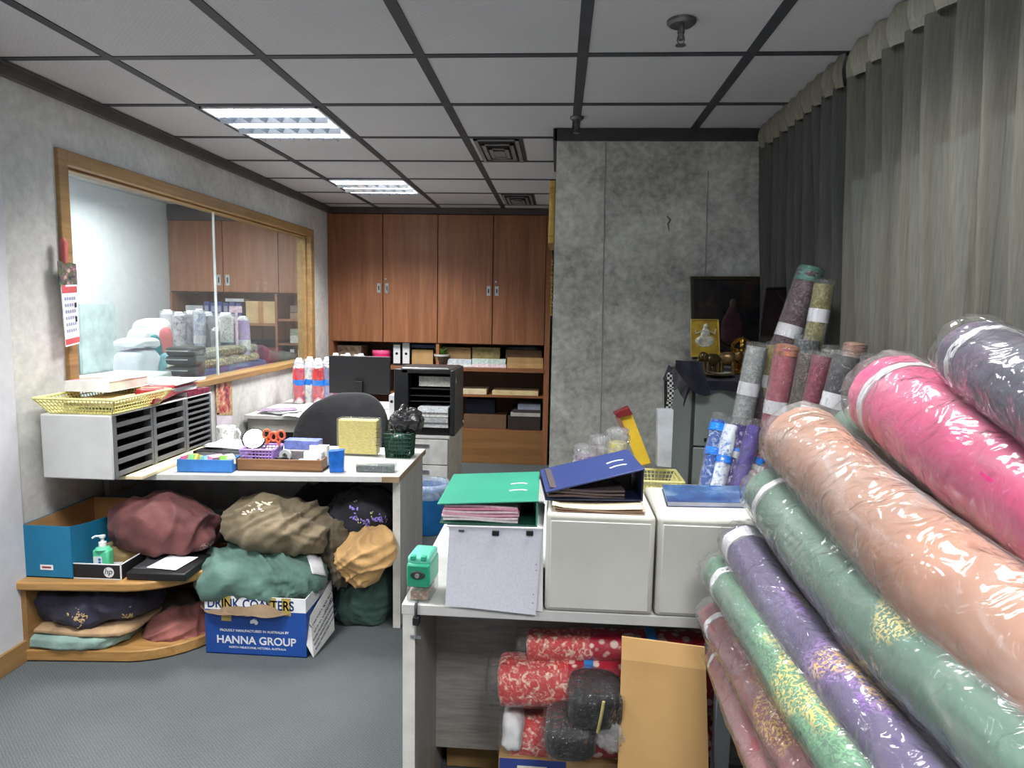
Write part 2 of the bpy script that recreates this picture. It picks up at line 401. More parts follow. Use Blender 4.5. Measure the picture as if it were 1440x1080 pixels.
# a scuffed tear high on the block wall
q = P(940, 315, y=YP)
MB().tube([(q.x-.01, YP, q.z+.04), (q.x+.008, YP-.004, q.z+.02), (q.x-.004, YP-.003, q.z), (q.x+.004, YP-.004, q.z-.035)], [.003, .006, .005, .002], 6).out('trim_6', plain((112, 112, 108), .8), kind='structure')
MB().box(-4.2, XP, 6.9, 7.0, 0, CZ).out('wall_back', M_WALL, kind='structure')
MB().box(-4.2, XR+.15, -2.2, -2.1, 0, CZ).out('wall_front', M_WHITE, kind='structure')
# window side: sill wall, lintel, glass behind the curtains
rw = MB(); rw.box(XR, XR+.12, -2.1, YP, 0, .95).box(XR, XR+.12, -2.1, YP, 2.1, CZ).box(XR, XR+.12, 3.2, YP, .95, 2.1).box(XR, XR+.12, -2.1, -1.4, .95, 2.1)
rw.out('wall_right', plain((120, 118, 112), .8), kind='structure')
w2 = bpy.data.objects.new('window_2', None); COL.objects.link(w2); w2['kind'] = 'structure'
ff = MB()
for y in (-1.4, -.25, .9, 2.05, 3.16): ff.box(XR+.03, XR+.08, y, y+.04, .95, 2.1)
ff.box(XR+.03, XR+.08, -1.4, 3.2, .95, .99).box(XR+.03, XR+.08, -1.4, 3.2, 2.06, 2.1)
ff.out('window_frame', plain((90, 90, 92), .4, .6), w2)
for y in (-1.36, -.21, .94, 2.09): MB().box(XR+.05, XR+.056, y, y+1.07, .99, 2.06).out('pane', glass((150, 156, 158), .03), w2)
# other room: far-left wall
MB().box(-3.83, -3.73, 1.0, 6.9, 0, CZ).out('wall_left_room', plaster((232, 235, 240), (214, 218, 224), 2), kind='structure')
MB().box(-3.83, XL-.1, .9, 1.0, 0, CZ).out('wall_front_room', M_WHITE, kind='structure')
# ------------------------------------------------------------------ ceiling lights
M_CHROME = plain((205, 212, 220), .18, .9, .05)
def fixture(x, y, label, power, detail=True, spread=130):
    t = T('ceiling_light', label, 'ceiling light', (x, y, CZ), 0, 'recessed louvre lights in the tiled ceiling')
    w = .285
    f = MB(); f.box(-w, w, -w, -w+.012, -.012, -.004).box(-w, w, w-.012, w, -.012, -.004).box(-w, -w+.012, -w, w, -.012, -.004).box(w-.012, w, -w, w, -.012, -.004)
    f.out('frame', plain((225, 228, 232), .4), t)
    if detail:
        l = MB()
        for i in range(1, 7): l.box(-w+2*w*i/7-.002, -w+2*w*i/7+.002, -w+.012, w-.012, -.03, -.006)
        for y2 in (-.1, .1): 
            l.add([(-w+.01, y2-.012, -.006), (w-.01, y2-.012, -.006), (w-.01, y2, -.034), (-w+.01, y2, -.034), (-w+.01, y2+.012, -.006), (w-.01, y2+.012, -.006)], [(0, 1, 2, 3), (3, 2, 5, 4)])
        l.out('louvre', M_CHROME, t)
    MB().box(-w+.012, w-.012, -w+.012, w-.012, -.005, -.0035).out('diffuser', glow((222, 238, 255), 2.6), t)
    tb = MB()
    for y2 in (-.19, 0, .19): tb.cyl((-w+.03, y2, -.014), (w-.03, y2, -.014), .009, seg=10)
    tb.out('tube', glow((240, 248, 255), 7), t)
    L = bpy.data.lights.new('lamp', 'AREA'); L.shape = 'SQUARE'; L.size = .54; L.energy = power; L.color = (1., .985, .955); L.spread = R(spread)
    o = bpy.data.objects.new('lamp', L); COL.objects.link(o); o.parent = t; o.location = (0, 0, -.04)
    return t
fixture(-1.435, 3.495, 'lit louvred ceiling light nearer the camera, above the cluttered desk', 26)
fixture(-1.435, 5.295, 'lit louvred ceiling light farther away, close to the wooden wall cupboards', 30)
fixture(-1.435, 1.695, 'lit ceiling light behind the camera, above the walkway carpet', 25, False, 120)
fixture(.365, 1.695, 'lit ceiling light just above the top edge of view, over the wrapped fabric rolls', 14, False, 130)
fixture(.365, -.105, 'lit ceiling light behind the camera, on the window side', 27, False, 125)
fixture(-1.435, -.105, 'lit ceiling light behind the camera, on the corridor side', 30, False, 125)
for (x, y) in ((-2.98, 3.2), (-2.98, 5.0)):
    fixture(x, y, 'ceiling light of the glazed side room, %s' % ('near the scanner' if y < 4 else 'over the stored rolls'), 20, True, 165)
# ------------------------------------------------------------------ sprinklers and air vents
def sprinkler(x, y, k, label):
    t = T('sprinkler', label, 'sprinkler', (x, y, CZ), 0, 'fire sprinklers in the ceiling')
    mt = plain((98, 98, 96), .35, .6)
    MB().lathe([(.012, -.012), (.034*k, -.016), (.042*k, -.009), (.043*k, -.002), (.02, 0)], seg=28).out('cover_plate', mt, t, smooth=40)
    MB().cyl((0, 0, -.012), (0, 0, -.06), .009).cyl((0, 0, -.03), (0, 0, -.04), .012).out('pipe', mt, t, smooth=40)
    d = MB(); d.tube([(-.008, 0, -.045), (-.012, 0, -.06), (-.004, 0, -.075)], .002, 6).tube([(.008, 0, -.045), (.012, 0, -.06), (.004, 0, -.075)], .002, 6).lathe([(.004, -.07), (.017, -.074), (.017, -.077), (.003, -.078)], seg=16)
    d.out('deflector', mt, t, smooth=40)
sprinkler(.37, 2.31, 1.1, 'grey ceiling sprinkler on a round plate, nearest the camera')
sprinkler(.066, 3.4, .8, 'small ceiling sprinkler just in front of the mottled block wall')
def vent(x, y, label):
    t = T('air_vent', label, 'air vent', (x, y, CZ), 0, 'square air diffusers in the ceiling')
    m1 = plain((120, 120, 122), .5)
    w = .125; h = .285
    fr = MB()
    for i, (a, b, z) in enumerate(((w, h, -.008), (w*.72, h*.72, -.014), (w*.45, h*.45, -.02))):
        q = .022
        fr.box(-a, a, -b, -b+q, z-.004, z).box(-a, a, b-q, b, z-.004, z).box(-a, -a+q, -b, b, z-.004, z).box(a-q, a, -b, b, z-.004, z)
    fr.out('cone', m1, t); MB().box(-w, w, -h, h, -.005, -.0042).out('backing', plain((45, 46, 48), .8), t)
    MB().box(-w*.25, w*.25, -h*.25, h*.25, -.026, -.022).out('center_plate', m1, t)
vent(-.367, 4.095, 'dusty square air diffuser nearer the camera, beside the block wall')
vent(-.367, 5.895, 'dusty square air diffuser farther away, right above the wooden cupboards')
# ------------------------------------------------------------------ curtains
def drape_mat(name, c, trans, through):
    s = N(name); v = s.coord(scale=(60, 60, 2)); n = s.noise(v, 3, 4)
    colr = s.ramp(n, [(.3, tuple(int(q*.86) for q in c)), (.7, c)])
    d = s.add('ShaderNodeBsdfDiffuse'); tl = s.add('ShaderNodeBsdfTranslucent'); tp = s.add('ShaderNodeBsdfTransparent')
    s.link(colr, d.inputs[0]); s.link(colr, tl.inputs[0])
    a = s.n.new('ShaderNodeMixShader'); a.inputs[0].default_value = trans; s.link(d.outputs[0], a.inputs[1]); s.link(tl.outputs[0], a.inputs[2])
    b = s.n.new('ShaderNodeMixShader'); b.inputs[0].default_value = through; s.link(a.outputs[0], b.inputs[1]); s.link(tp.outputs[0], b.inputs[2])
    s.link(b.outputs[0], s.o.inputs[0]); return s.m
M_SHEER = drape_mat('sheer_cloth', (134, 131, 120), .35, .14); M_DRAPE = drape_mat('drape_cloth', (88, 87, 84), .02, 0)
M_HEAD = drape_mat('heading_cloth', (140, 134, 120), .1, 0)
def curtain(name, label, y0, y1, zb, mat, x, amp, nf, seed, head, taper=0):
    t = T(name, label, 'curtain', (x, (y0+y1)/2, zb if not callable(zb) else zb(0)))
    def ph(v): return v*nf*2*PI+1.2*noise.noise(Vector((v*7, seed, 0)))
    def fn(u, v):
        z0 = zb(v) if callable(zb) else zb
        z = CZ-.105+(z0-CZ+.105)*u; yy = y0+(y1-y0)*v
        a = amp*(.55+.6*u)*(1+.5*noise.noise(Vector((v*13, seed+3, u*.6))))
        yy += taper*u*(v if taper > 0 else (1-v))
        return (x+.065*min(1, u*1.6)+a*math.sin(ph(v)+.25*noise.noise(Vector((v*5, u*2, seed))))+.012*noise.noise(Vector((v*20, u*3, seed))), yy+.012*math.sin(ph(v)*.5+u*2), z)
    MB().grid(fn, 14, int(nf*14)).out('drape', mat, t, W=True, smooth=180)
    def hd(u, v):
        z = CZ-.006-.115*u; yy = y0+(y1-y0)*v
        q = math.sin(ph(v)); return (x-.012-.016*q-.010*math.sin(u*PI)*(1+q), yy+.006*q*u, z)
    MB().grid(hd, 8, int(nf*14)).out('heading', head, t, W=True, smooth=180)
curtain('curtain', 'pale sheer curtain with vertical folds, in front of the window', -1.4, 2.56, .5, M_SHEER, 1.01, .044, 31, 1, drape_mat('heading_pale', (168, 164, 148), .15, 0), taper=0)
curtain('curtain', 'dark grey drape with pleated top next to the mottled wall', 2.58, 3.58, .9, M_DRAPE, 1.005, .042, 10, 5, M_HEAD)
# ------------------------------------------------------------------ world and view
W = bpy.data.worlds.new('world'); SC.world = W; W.use_nodes = True
W.node_tree.nodes['Background'].inputs[0].default_value = (.9, .89, .86, 1); W.node_tree.nodes['Background'].inputs[1].default_value = 2.4
SC.view_settings.view_transform = 'Standard'; SC.view_settings.look = 'None'; SC.view_settings.exposure = .5; SC.view_settings.gamma = 1
# ================================================================== left side: desk, corner shelf and what lies on them
CARD = plain((176, 136, 88), .8, 0, .1, 6)
PAPER = plain((208, 208, 212), .7, 0, .03)
BLK = plain((28, 28, 31), .5, 0, .2)
M_LAM = plain((196, 196, 194), .45, 0, .05, 14)
s = N('grey_wood_laminate').set(.5, 0, .35); v = s.coord(scale=(3, 3, 26)); n = s.noise(v, 3, 6, .6, .3)
s.col(s.ramp(n, [(.3, (142, 138, 134)), (.7, (176, 172, 167))])); M_GREYLAM = s.m
s = N('grey_wood_laminate_upright').set(.5, 0, .35); v = s.coord(scale=(30, 30, 1.5)); n = s.noise(v, 2, 6, .6, .3)
s.col(s.ramp(n, [(.3, (150, 148, 146)), (.7, (178, 176, 174))])); M_GREYUP = s.m
def open_box(m, x0, x1, y0, y1, z0, z1, t=.004):
    m.box(x0, x1, y0, y1, z0, z0+t).box(x0, x1, y0, y0+t, z0, z1).box(x0, x1, y1-t, y1, z0, z1).box(x0, x0+t, y0+t, y1-t, z0, z1).box(x1-t, x1, y0+t, y1-t, z0, z1); return m
def lattice(m, corners_bot, corners_top, nb, nh, r):
    """perforated basket wall: bars between a bottom and a top rim"""
    for k in range(4):
        a0, a1 = Vector(corners_bot[k]), Vector(corners_bot[(k+1) % 4]); b0, b1 = Vector(corners_top[k]), Vector(corners_top[(k+1) % 4])
        for i in range(nb+1): t = i/nb; m.tube([a0.lerp(a1, t), b0.lerp(b1, t)], r, 4)
        for j in range(nh+1): t = j/nh; m.tube([a0.lerp(b0, t), a1.lerp(b1, t)], r, 4)
    return m
def paper(m, x, y, z, w, d, rz=0., t=.001, curl=0.):
    M0 = TR((x, y, z), (0, 0, rz))
    k = len(m.v); m.grid(lambda u, v: M0 @ Vector(((u-.5)*w, (v-.5)*d, t+curl*((u-.5)**2*4))), 6, 4, t); return m
# ---- desk
d = T('desk', 'white-topped desk with grey end panel, fabrics piled underneath it', 'desk', (-1.45, 3.2, 0))
m = MB(); m.prism([(-2.195, 2.80), (-.70, 2.945), (-.70, 3.56), (-2.195, 3.56)], .708, .735); m.out('desk_top', M_LAM, d, W=True, bevel=.002)
MB().prism([(-.776, 2.9352), (-.6985, 2.9425), (-.6985, 3.56), (-.7005, 3.56), (-.7005, 2.947), (-.776, 2.939)], .7085, .7345).out('edge_strip', plain((150, 128, 100), .5), d, W=True)
MB().box(-.737, -.703, 2.985, 3.5, 0, .708).out('side_panel', M_GREYUP, d, W=True, bevel=.002)
MB().box(-.7372, -.703, 2.981, 2.985, 0, .708).out('front_edge', plain((206, 204, 198), .5), d, W=True)
MB().box(-2.19, -.737, 3.44, 3.46, .1, .708).out('modesty_panel', plain((176, 174, 172), .6), d, W=True)
MB().box(-2.192, -2.165, 3.08, 3.5, 0, .708).out('side_panel', M_GREYUP, d, W=True)
# ---- loose board and tray unit
MB().box(-2.185, -1.772, 2.735, 3.36, .7365, .752).out('loose_board', wood((206, 192, 150), (226, 214, 176), .5, 'Y'), None, 'pale loose board lying on the desk under the grey tray unit', 'board', bevel=.002)
u = T('tray_unit', 'white-sided unit of dark grey letter trays along the left wall', 'letter trays', (-2.0, 3.05, .753))
x0, x1, y0, y1, z0, z1 = -2.152, -1.842, 2.65, 3.48, .753, 1.026
MW = plain((196, 197, 196), .4, 0, .04); MGT = plain((106, 108, 111), .5, 0, .08); MDK = plain((30, 30, 32), .7)
MB().box(x0, x1, y0, y0+.012, z0, z1).out('end_panel', MW, u, W=True, bevel=.006, seg=3)
MB().box(x0, x1-.004, y1-.01, y1, z0, z1).out('end_panel', MW, u, W=True, bevel=.003)
MB().box(x0, x1-.004, y0+.012, y1-.01, z1-.006, z1).out('top_panel', MW, u, W=True, bevel=.002)
MB().box(x0, x0+.004, y0+.012, y1-.01, z0, z1-.006).box(x0, x1-.03, y0+.012, y1-.01, z0, z0+.004).out('back_panel', MDK, u, W=True)
ym = [y0+.012, y0+.295, y0+.565, y1-.01]
for a, b, n in ((ym[0], ym[1], 5), (ym[1], ym[2], 5), (ym[2], ym[3], 9)):
    for q in ((x1-.05, x1, a, a+.024, z0, z1-.006), (x1-.04, x1-.003, b-.014, b, z0, z1-.006)): MB().box(*q).out('bay_post', MGT, u, W=True, bevel=.002)
    h = (z1-z0-.01)/n
    for k in range(n):
        tr = MB(); zz = z0+.004+k*h
        tr.box(x0+.01, x1-.002, a+.026, b-.016, zz, zz+.003).box(x1-.012, x1-.002, a+.026, b-.016, zz, zz+h*.42)
        tr.box(x0+.01, x1-.012, a+.026, a+.029, zz, zz+h*.5)
        tr.out('letter_tray', MGT, u, W=True)
# things on top of the tray unit
ZT = z1+.001
def basket(name, label, cx, cy, z, w, dd, h, flare, mat, nb=14, nh=4, rz=0., group=None, cat='basket'):
    t = T(name, label, cat, (cx, cy, z), rz, group)
    bot = [(-w/2, -dd/2, .004), (w/2, -dd/2, .004), (w/2, dd/2, .004), (-w/2, dd/2, .004)]; top = [(a*(1+flare*2/w), b*(1+flare*2/dd), h-.004) for a, b, _ in bot]
    lattice(MB(), bot, top, nb, nh, .0022).out('lattice_wall', mat, t)
    MB().box(-w/2, w/2, -dd/2, dd/2, 0, .005).out('base', mat, t)
    r = MB()
    for k in range(4): r.tube([top[k], top[(k+1) % 4]], .006, 6)
    for a, b in zip(bot, top): r.tube([a, b], .005, 6)
    r.out('rim', mat, t); return t
YEL = plain((232, 226, 150), .4, 0, .06)
basket('plastic_basket', 'flat pale yellow plastic basket on top of the letter tray unit', -1.985, 2.835, ZT, .27, .33, .072, .04, YEL, 20, 4)
m = MB()
for k in range(5): paper(m, -1.97, 2.84, ZT+.03+k*.004, .22, .3, R(-4+2*k), .0015)
m.out('paper_stack', plain((222, 200, 150), .7), None, 'cream papers lying inside the yellow basket', 'papers')
t = T('paperback_book', 'thick white book with pink and orange cover behind the yellow basket', 'book', (-2.03, 2.93, ZT+.076))
MB().box(-.125, .075, -.12, .16, .002, .043).out('page_block', plain((206, 200, 192), .8), t)
s = N('pink_cover').set(.35); v = s.coord(); g = s.noise(v, 7, 2); s.col(s.ramp(g, [(.38, (210, 126, 76)), (.46, (206, 156, 194)), (.6, (212, 198, 208))]))
MB().box(-.127, .077, -.122, .162, .043, .046).out('cover', s.m, t); MB().box(-.127, .077, -.1225, -.12, 0, .046).out('spine', plain((236, 238, 246), .4), t); MB().box(-.127, .077, -.12, .16, 0, .002).out('cover', plain((230, 230, 236), .4), t)
# red folder, white sheets, red pouch and magazine farther along the unit
t = T('document_folder', 'dark red folder holding white sheets at the back of the tray unit', 'folder', (-2.0, 3.2, ZT+.03))
MB().box(-.15, .15, -.14, .16, .03, .034).box(-.15, -.146, -.14, .16, 0, .034).box(-.15, .15, -.14, .16, .0, .003).out('cover', plain((150, 40, 58), .5), t, bevel=.001)
m = MB()
for k in range(6): paper(m, .01, .01+.004*k, .004+k*.004, .27, .27, R(k-2), .0025)
m.out('sheets', PAPER, t)
m = MB()
for k in range(4): paper(m, -1.97, 3.29+.01*k, ZT+.067+k*.0025, .24, .30, R(3+2*k), .0015, .003)
m.out('loose_sheets', plain((206, 206, 210), .7), None, 'white loose sheets lying on the dark red folder', 'papers')
t = T('red_pouch', 'shiny red plastic pouch slanting over the tray unit front edge', 'pouch', (-1.87, 3.0, ZT))
MB().hexa([P(216, 569, y=2.93), P(252, 554, y=3.2), P(252, 554, y=3.22)+Vector((-.1, 0, .0)), P(216, 569, y=2.95)+Vector((-.1, 0, 0))], [P(220, 548, y=2.95), P(252, 540, y=3.2), P(252, 540, y=3.22)+Vector((-.1, 0, 0)), P(220, 548, y=2.96)+Vector((-.1, 0, 0))]).out('pouch_body', plain((178, 38, 48), .25, 0, .2, 20, .6), t, W=True, bevel=.006)
s = N('magazine_print').set(.3); v = s.coord(); s.col(s.ramp(s.noise(v, 40, 3, .6), [(.35, (40, 28, 60)), (.5, (150, 40, 50)), (.58, (60, 40, 90)), (.68, (220, 200, 190))]))
t = T('magazine', 'dark patterned magazines stacked at the far end of the tray unit', 'magazine', (-1.95, 3.36, ZT))
MB().box(-.1, .1, -.11, .1, .0, .024).out('page_block', PAPER, t); MB().box(-.1, .102, -.112, .102, .024, .027).box(.1, .103, -.112, .102, 0, .025).out('cover', s.m, t)
# ---- wall calendar at the window frame and small poster under the sill
t = T('wall_calendar', 'hanging wall calendar with picture top beside the window frame', 'calendar', P(95, 487, x=-2.17))
s = N('calendar_picture').set(.4); v = s.coord(); s.col(s.ramp(s.noise(v, 28, 3, .6), [(.35, (50, 40, 80)), (.47, (90, 110, 70)), (.55, (120, 80, 110)), (.66, (200, 170, 150))]))
def strip(u0, u1, v0, v1, x=-2.165, dx=0): return [P(u0, v0, x=x+dx), P(u1, v0+2, x=x+dx), P(u1+dx*0, v1-1, x=x), P(u0, v1, x=x)]
def card(q, th, off=Vector((1, 0, 0))): return MB().hexa([p-off*th for p in q], q)
ca = [P(81, 367, x=-2.168), P(107, 371, x=-2.168), P(109, 401, x=-2.168), P(84, 403, x=-2.168)]
card(ca, .003).out('picture', s.m, t, W=True)
cb = [P(86, 401, x=-2.167), P(108, 400, x=-2.167), P(112, 483, x=-2.167), P(93, 488, x=-2.167)]
card(cb, .004).out('date_sheet', plain((236, 236, 240), .6), t, W=True)
def lerp2(q, a, b): return q[0].lerp(q[1], a).lerp(q[3].lerp(q[2], a), b)
m = MB(); o1 = Vector((.0012, 0, 0))
for r in range(6):
    for c in range(5):
        a = .14+c*.15; b = .2+r*.105; q = [lerp2(cb, a, b), lerp2(cb, a+.09, b), lerp2(cb, a+.09, b+.05), lerp2(cb, a, b+.05)]
        m.add([p+o1 for p in q], [(0, 1, 2, 3)])
m.out('date_numbers', plain((150, 160, 190), .6), t, W=True)
m = MB()
for (a0, a1, b0, b1) in ((0, 1, .88, .97), (.02, .98, .03, .13), (.02, .25, 0, .04)): m.add([lerp2(cb, a, b)+o1 for a, b in ((a0, b0), (a1, b0), (a1, b1), (a0, b1))], [(0, 1, 2, 3)])
m.out('red_band', plain((206, 90, 96), .6), t, W=True)
m = MB()
for (b0, b1) in ((.30, .38), (.53, .62)): m.add([lerp2(cb, a, b)+o1*1.3 for a, b in ((.78, b0), (.9, b0), (.9, b1), (.78, b1))], [(0, 1, 2, 3)])
m.out('dark_mark', BLK, t, W=True)
m = MB(); q = P(90, 352, x=-2.17); m.blob(q, (.012, .016, .06), 2.2, 16, 12, .004, 30, 3, .004); m.out('tassel', plain((196, 100, 100), .7), None, 'faded red ornament hanging on the window frame above the calendar', 'ornament', smooth=180)
t = T('wall_poster', 'small deity poster on the wall under the window sill', 'poster', P(305, 610, x=-2.2))
pq = [P(303, 533, x=-2.2), P(326, 536, x=-2.2), P(327, 583, x=-2.2), P(305, 583, x=-2.2)]
s = N('poster_print').set(.5); v = s.coord(); s.col(s.ramp(s.noise(v, 16, 4, .65, .5), [(.36, (90, 40, 60)), (.46, (190, 80, 80)), (.55, (206, 150, 120)), (.66, (236, 210, 180))]))
card(pq, .004).out('picture', s.m, t, W=True)
m = MB(); 
fr = [(0, 1, -.04, .05), (0, .13, 0, 1), (.87, 1, 0, 1), (0, 1, .95, 1.02)]
for a0, a1, b0, b1 in fr: m.add([lerp2(pq, a, b)+o1 for a, b in ((a0, b0), (a1, b0), (a1, b1), (a0, b1))], [(0, 1, 2, 3)])
m.out('patterned_border', plain((196, 168, 126), .6, 0, .4, 60), t, W=True)
pq2 = [P(305, 583, x=-2.2), P(327, 583, x=-2.2), P(327, 614, x=-2.2), P(306, 616, x=-2.2)]
card(pq2, .004).out('lower_sheet', plain((226, 214, 226), .6), t, W=True)
m = MB()
for i in range(4): a = .5+i*.11; m.add([lerp2(pq2, q, b)+o1 for q, b in ((a, .45), (a+.07, .45), (a+.07, .75), (a, .75))], [(0, 1, 2, 3)])
m.out('dark_print', plain((60, 56, 66), .6), t, W=True)
# ---- things on the desk
ZD = .7355
t = T('mug', 'white mug with grey pattern behind the tray unit', 'mug', (-1.782, 3.5, ZD)); t.scale = (1.2, 1.2, 1.2)
MB().lathe([(.03, 0), (.036, .004), (.04, .03), (.041, .085), (.038, .085), (.036, .03), (.03, .006)], seg=28).out('cup', print_cloth((232, 232, 230), (170, 172, 170), 60, .2, .35, .3), t, smooth=40)
MB().tube([(.038, 0, .07), (.055, 0, .072), (.066, 0, .055), (.06, 0, .03), (.038, 0, .018)], .005, 8).out('handle', plain((232, 232, 230), .3), t, smooth=60)
t = T('ring_binder', 'black ring binder lying flat with white papers on top, behind the blue box', 'binder', (-1.68, 3.32, ZD), R(-3))
MB().box(-.11, .14, -.13, .12, 0, .004).box(-.11, .14, -.13, .12, .026, .03).box(-.114, -.11, -.13, .12, 0, .03).out('cover', BLK, t)
m = MB()
for k in range(5): paper(m, .015, -.0, .0045+k*.004, .24, .23, 0, .003)
m.out('pages', PAPER, t)
m = MB()
for k in range(4): paper(m, -1.66, 3.36, ZD+.032+.002*k, .22, .21, R(-8+5*k), .001, .004)
m.out('loose_sheets', plain((208, 208, 210), .7), None, 'white sheets on the black binder beside the mirror', 'papers')
t = T('notepad_box', 'open blue box filled with colourful sticky notepads at the desk front', 'box', (-1.587, 2.95, ZD), R(4))
MBL = plain((64, 130, 206), .45)
open_box(MB(), -.124, .124, -.05, .05, 0, .058).out('box', MBL, t)
s = MB()
for k in range(7):
    a = -.1+k*.033; s_ = MB(); s_.obox((a, .0, .052), (.034, .07, .03), (R(random.uniform(-25, 25)), R(random.uniform(-20, 20)), random.uniform(-.6, .6)))
    s_.out('notepad', plain([(232, 120, 160), (150, 226, 150), (240, 226, 120), (160, 220, 236), (240, 160, 190), (170, 236, 120), (240, 240, 210)][k], .6), None, '%s sticky notepad tipped inside the blue box' % ['pink', 'mint green', 'yellow', 'pale blue', 'rose', 'lime green', 'cream'][k], 'notepad', group='sticky notepads in the blue box') if False else s_.out('notepad', plain([(232, 120, 160), (150, 226, 150), (240, 226, 120), (160, 220, 236), (240, 160, 190), (170, 236, 120), (240, 240, 210)][k], .6), t)
t = T('wooden_tray', 'brown wooden open tray at the desk front holding small stationery', 'tray', (-1.267, 3.06, ZD), R(3.5))
WT = wood((112, 78, 50), (146, 106, 70), .5, 'X', 2)
open_box(MB(), -.195, .195, -.095, .1, 0, .055, .009).out('tray', WT, t, bevel=.0015)
MPU = plain((178, 150, 218), .35)
basket('plastic_basket', 'small lilac plastic basket in the wooden tray under the mirror', -1.385, 3.06, ZD+.0095, .13, .11, .085, .012, MPU, 9, 5, R(3.5))
t = T('hand_mirror', 'round black-rimmed mirror standing in the lilac basket', 'mirror', (-1.43, 3.09, ZD+.016))
c0 = P(357, 617, y=3.09); r0 = 17*3.09/950
fl = TR(c0, (R(60), 0, R(15.5)))
MB().lathe([(r0-.008, -.006), (r0, -.004), (r0+.001, 0), (r0, .004), (r0-.008, .006), (r0-.008, -.006)], seg=36, M=fl, cap=False).out('rim', BLK, t, W=True, smooth=50)
MB().lathe([(0.001, -.003), (r0-.006, -.003), (r0-.006, .004), (.001, .004)], seg=36, M=fl).out('mirror_glass', plain((236, 238, 240), .03, 1., 0), t, W=True)
MB().cyl(c0-Vector((0, 0, r0)), (c0.x, c0.y, ZD+.018), .006).out('handle', BLK, t, W=True, smooth=60)
def scissors(px, py, y, rot, label, colr):
    c = P(px, py, y=y); t = T('scissors', label, 'scissors', (c.x, c.y, ZD+.016), 0, 'scissors in the lilac basket')
    M0 = TR((0, 0, c.z-ZD-.016), (0, rot, .25)); h = MB(M0)
    for sx in (-1, 1):
        h.tube([(sx*.019+.015*math.cos(a), 0, .021*math.sin(a)) for a in [2*PI*i/16 for i in range(17)]], .0052, 8)
        h.tube([(sx*.012, 0, -.018), (-sx*.004, 0, -.045)], .006, 6)
    h.out('handles', plain(colr, .4), t, smooth=60)
    b = MB(M0); b.hexa([(-.004, -.001, -.045), (.004, -.001, -.045), (.004, .001, -.045), (-.004, .001, -.045)], [(-.002, -.001, -.072), (.002, -.001, -.072), (.002, .001, -.072), (-.002, .001, -.072)])
    b.out('blades', plain((170, 172, 176), .25, .9), t)
scissors(380, 612, 3.08, .35, 'orange-handled scissors standing next to the mirror', (238, 120, 62))
scissors(390, 613, 3.06, -.2, 'orange-handled scissors with pink ring, nearer the blue plastic box', (240, 112, 84))
t = T('tape_dispenser', 'small black tape dispenser in the wooden tray', 'tape dispenser', (-1.263, 3.03, ZD+.0095))
MB().prism([(-.035, 0), (.035, 0), (.03, .03), (.012, .05), (-.02, .042), (-.036, .05)], -.02, .02, Matrix.Rotation(PI/2, 4, 'X')).out('body', BLK, t, bevel=.003)
MB().lathe([(.012, -.008), (.028, -.008), (.028, .008), (.012, .008), (.012, -.008)], seg=24, M=TR((.004, 0, .052), (R(90), 0, 0)), cap=False).out('tape_roll', plain((200, 206, 206), .3), t, smooth=40)
t = T('storage_box', 'clear plastic box with blue translucent lid behind the tape dispenser', 'box', (-1.2, 3.11, ZD+.0095))
CLR = wrap((225, 230, 240), .2, .5, 9)
open_box(MB(), -.08, .075, -.03, .03, 0, .07, .002).out('body', CLR, t)
MB().box(-.085, .08, -.034, .034, .07, .115).out('lid', plain((126, 140, 216), .25, 0, .2, 30), t, bevel=.003)
t = T('eraser_box', 'small white boxes stacked in the wooden tray near its right end', 'box', (-1.135, 3.06, ZD+.0095))
MB().box(-.02, .065, .0, .035, 0, .095).out('tall_box', plain((232, 226, 216), .6), t)
MB().box(-.035, .05, -.035, -.001, 0, .07).out('middle_box', plain((244, 244, 246), .5), t); MB().box(-.05, .03, -.062, -.036, 0, .04).out('low_box', plain((238, 240, 244), .5), t); MB().box(.03, .04, -.062, -.036, 0, .04).out('dark_end', BLK, t)
t = T('blue_packet', 'deep blue square packet standing right of the wooden tray', 'packet', (-1.003, 3.0, ZD), R(12))
MB().hexa([(-.032, -.022, 0), (.032, -.022, 0), (.032, .022, 0), (-.032, .022, 0)], [(-.036, -.022, .1), (.034, -.024, .106), (.034, .022, .104), (-.034, .024, .1)]).out('packet_body', plain((32, 104, 196), .3, 0, .2, 30), t, bevel=.003)
t = T('paper_pack', 'yellow ruled paper pack standing on the desk in clear film', 'paper', (-1.0, 3.36, ZD), R(-2))
s = N('yellow_ruled').set(.7); v = s.coord(scale=(1, 1, 1)); n = s.noise(s.coord(scale=(30, 30, 150)), 2, 3); s.col(s.ramp(n, [(.35, (200, 184, 96)), (.6, (226, 212, 130))]))
MB().box(-.105, .095, -.03, .03, .01, .185).out('paper_block', s.m, t, bevel=.004)
MB().box(-.112, .102, -.036, .036, .001, .193).out('clear_film', wrap((230, 232, 225), .08, .6, 20), t, bevel=.004)
m = MB(); [m.tube([(.09, -.037, z), (.135, -.036, z+.004)], .0012, 5) for z in (.06, .075, .1, .125, .145)]; m.out('loose_wire', BLK, t)
t = T('desk_organizer', 'dark green wire basket at the back right corner of the desk', 'basket', (-.79, 3.36, ZD))
GR = plain((34, 74, 58), .4)
bt = [(-.065, -.05, .003), (.06, -.05, .003), (.06, .05, .003), (-.065, .05, .003)]; tp = [(a*1.12, b*1.12, .125) for a, b, _ in bt]
lattice(MB(), bt, tp, 9, 6, .0016).out('wire_mesh', GR, t); MB().box(-.065, .06, -.05, .05, 0, .003).out('base', GR, t)
MB().blob((0, 0, .062), (.056, .042, .056), 3, 24, 16, .008, 30, 5, .006).out('dark_lining', plain((36, 70, 60), .35, 0, .4, 30), t, smooth=180)
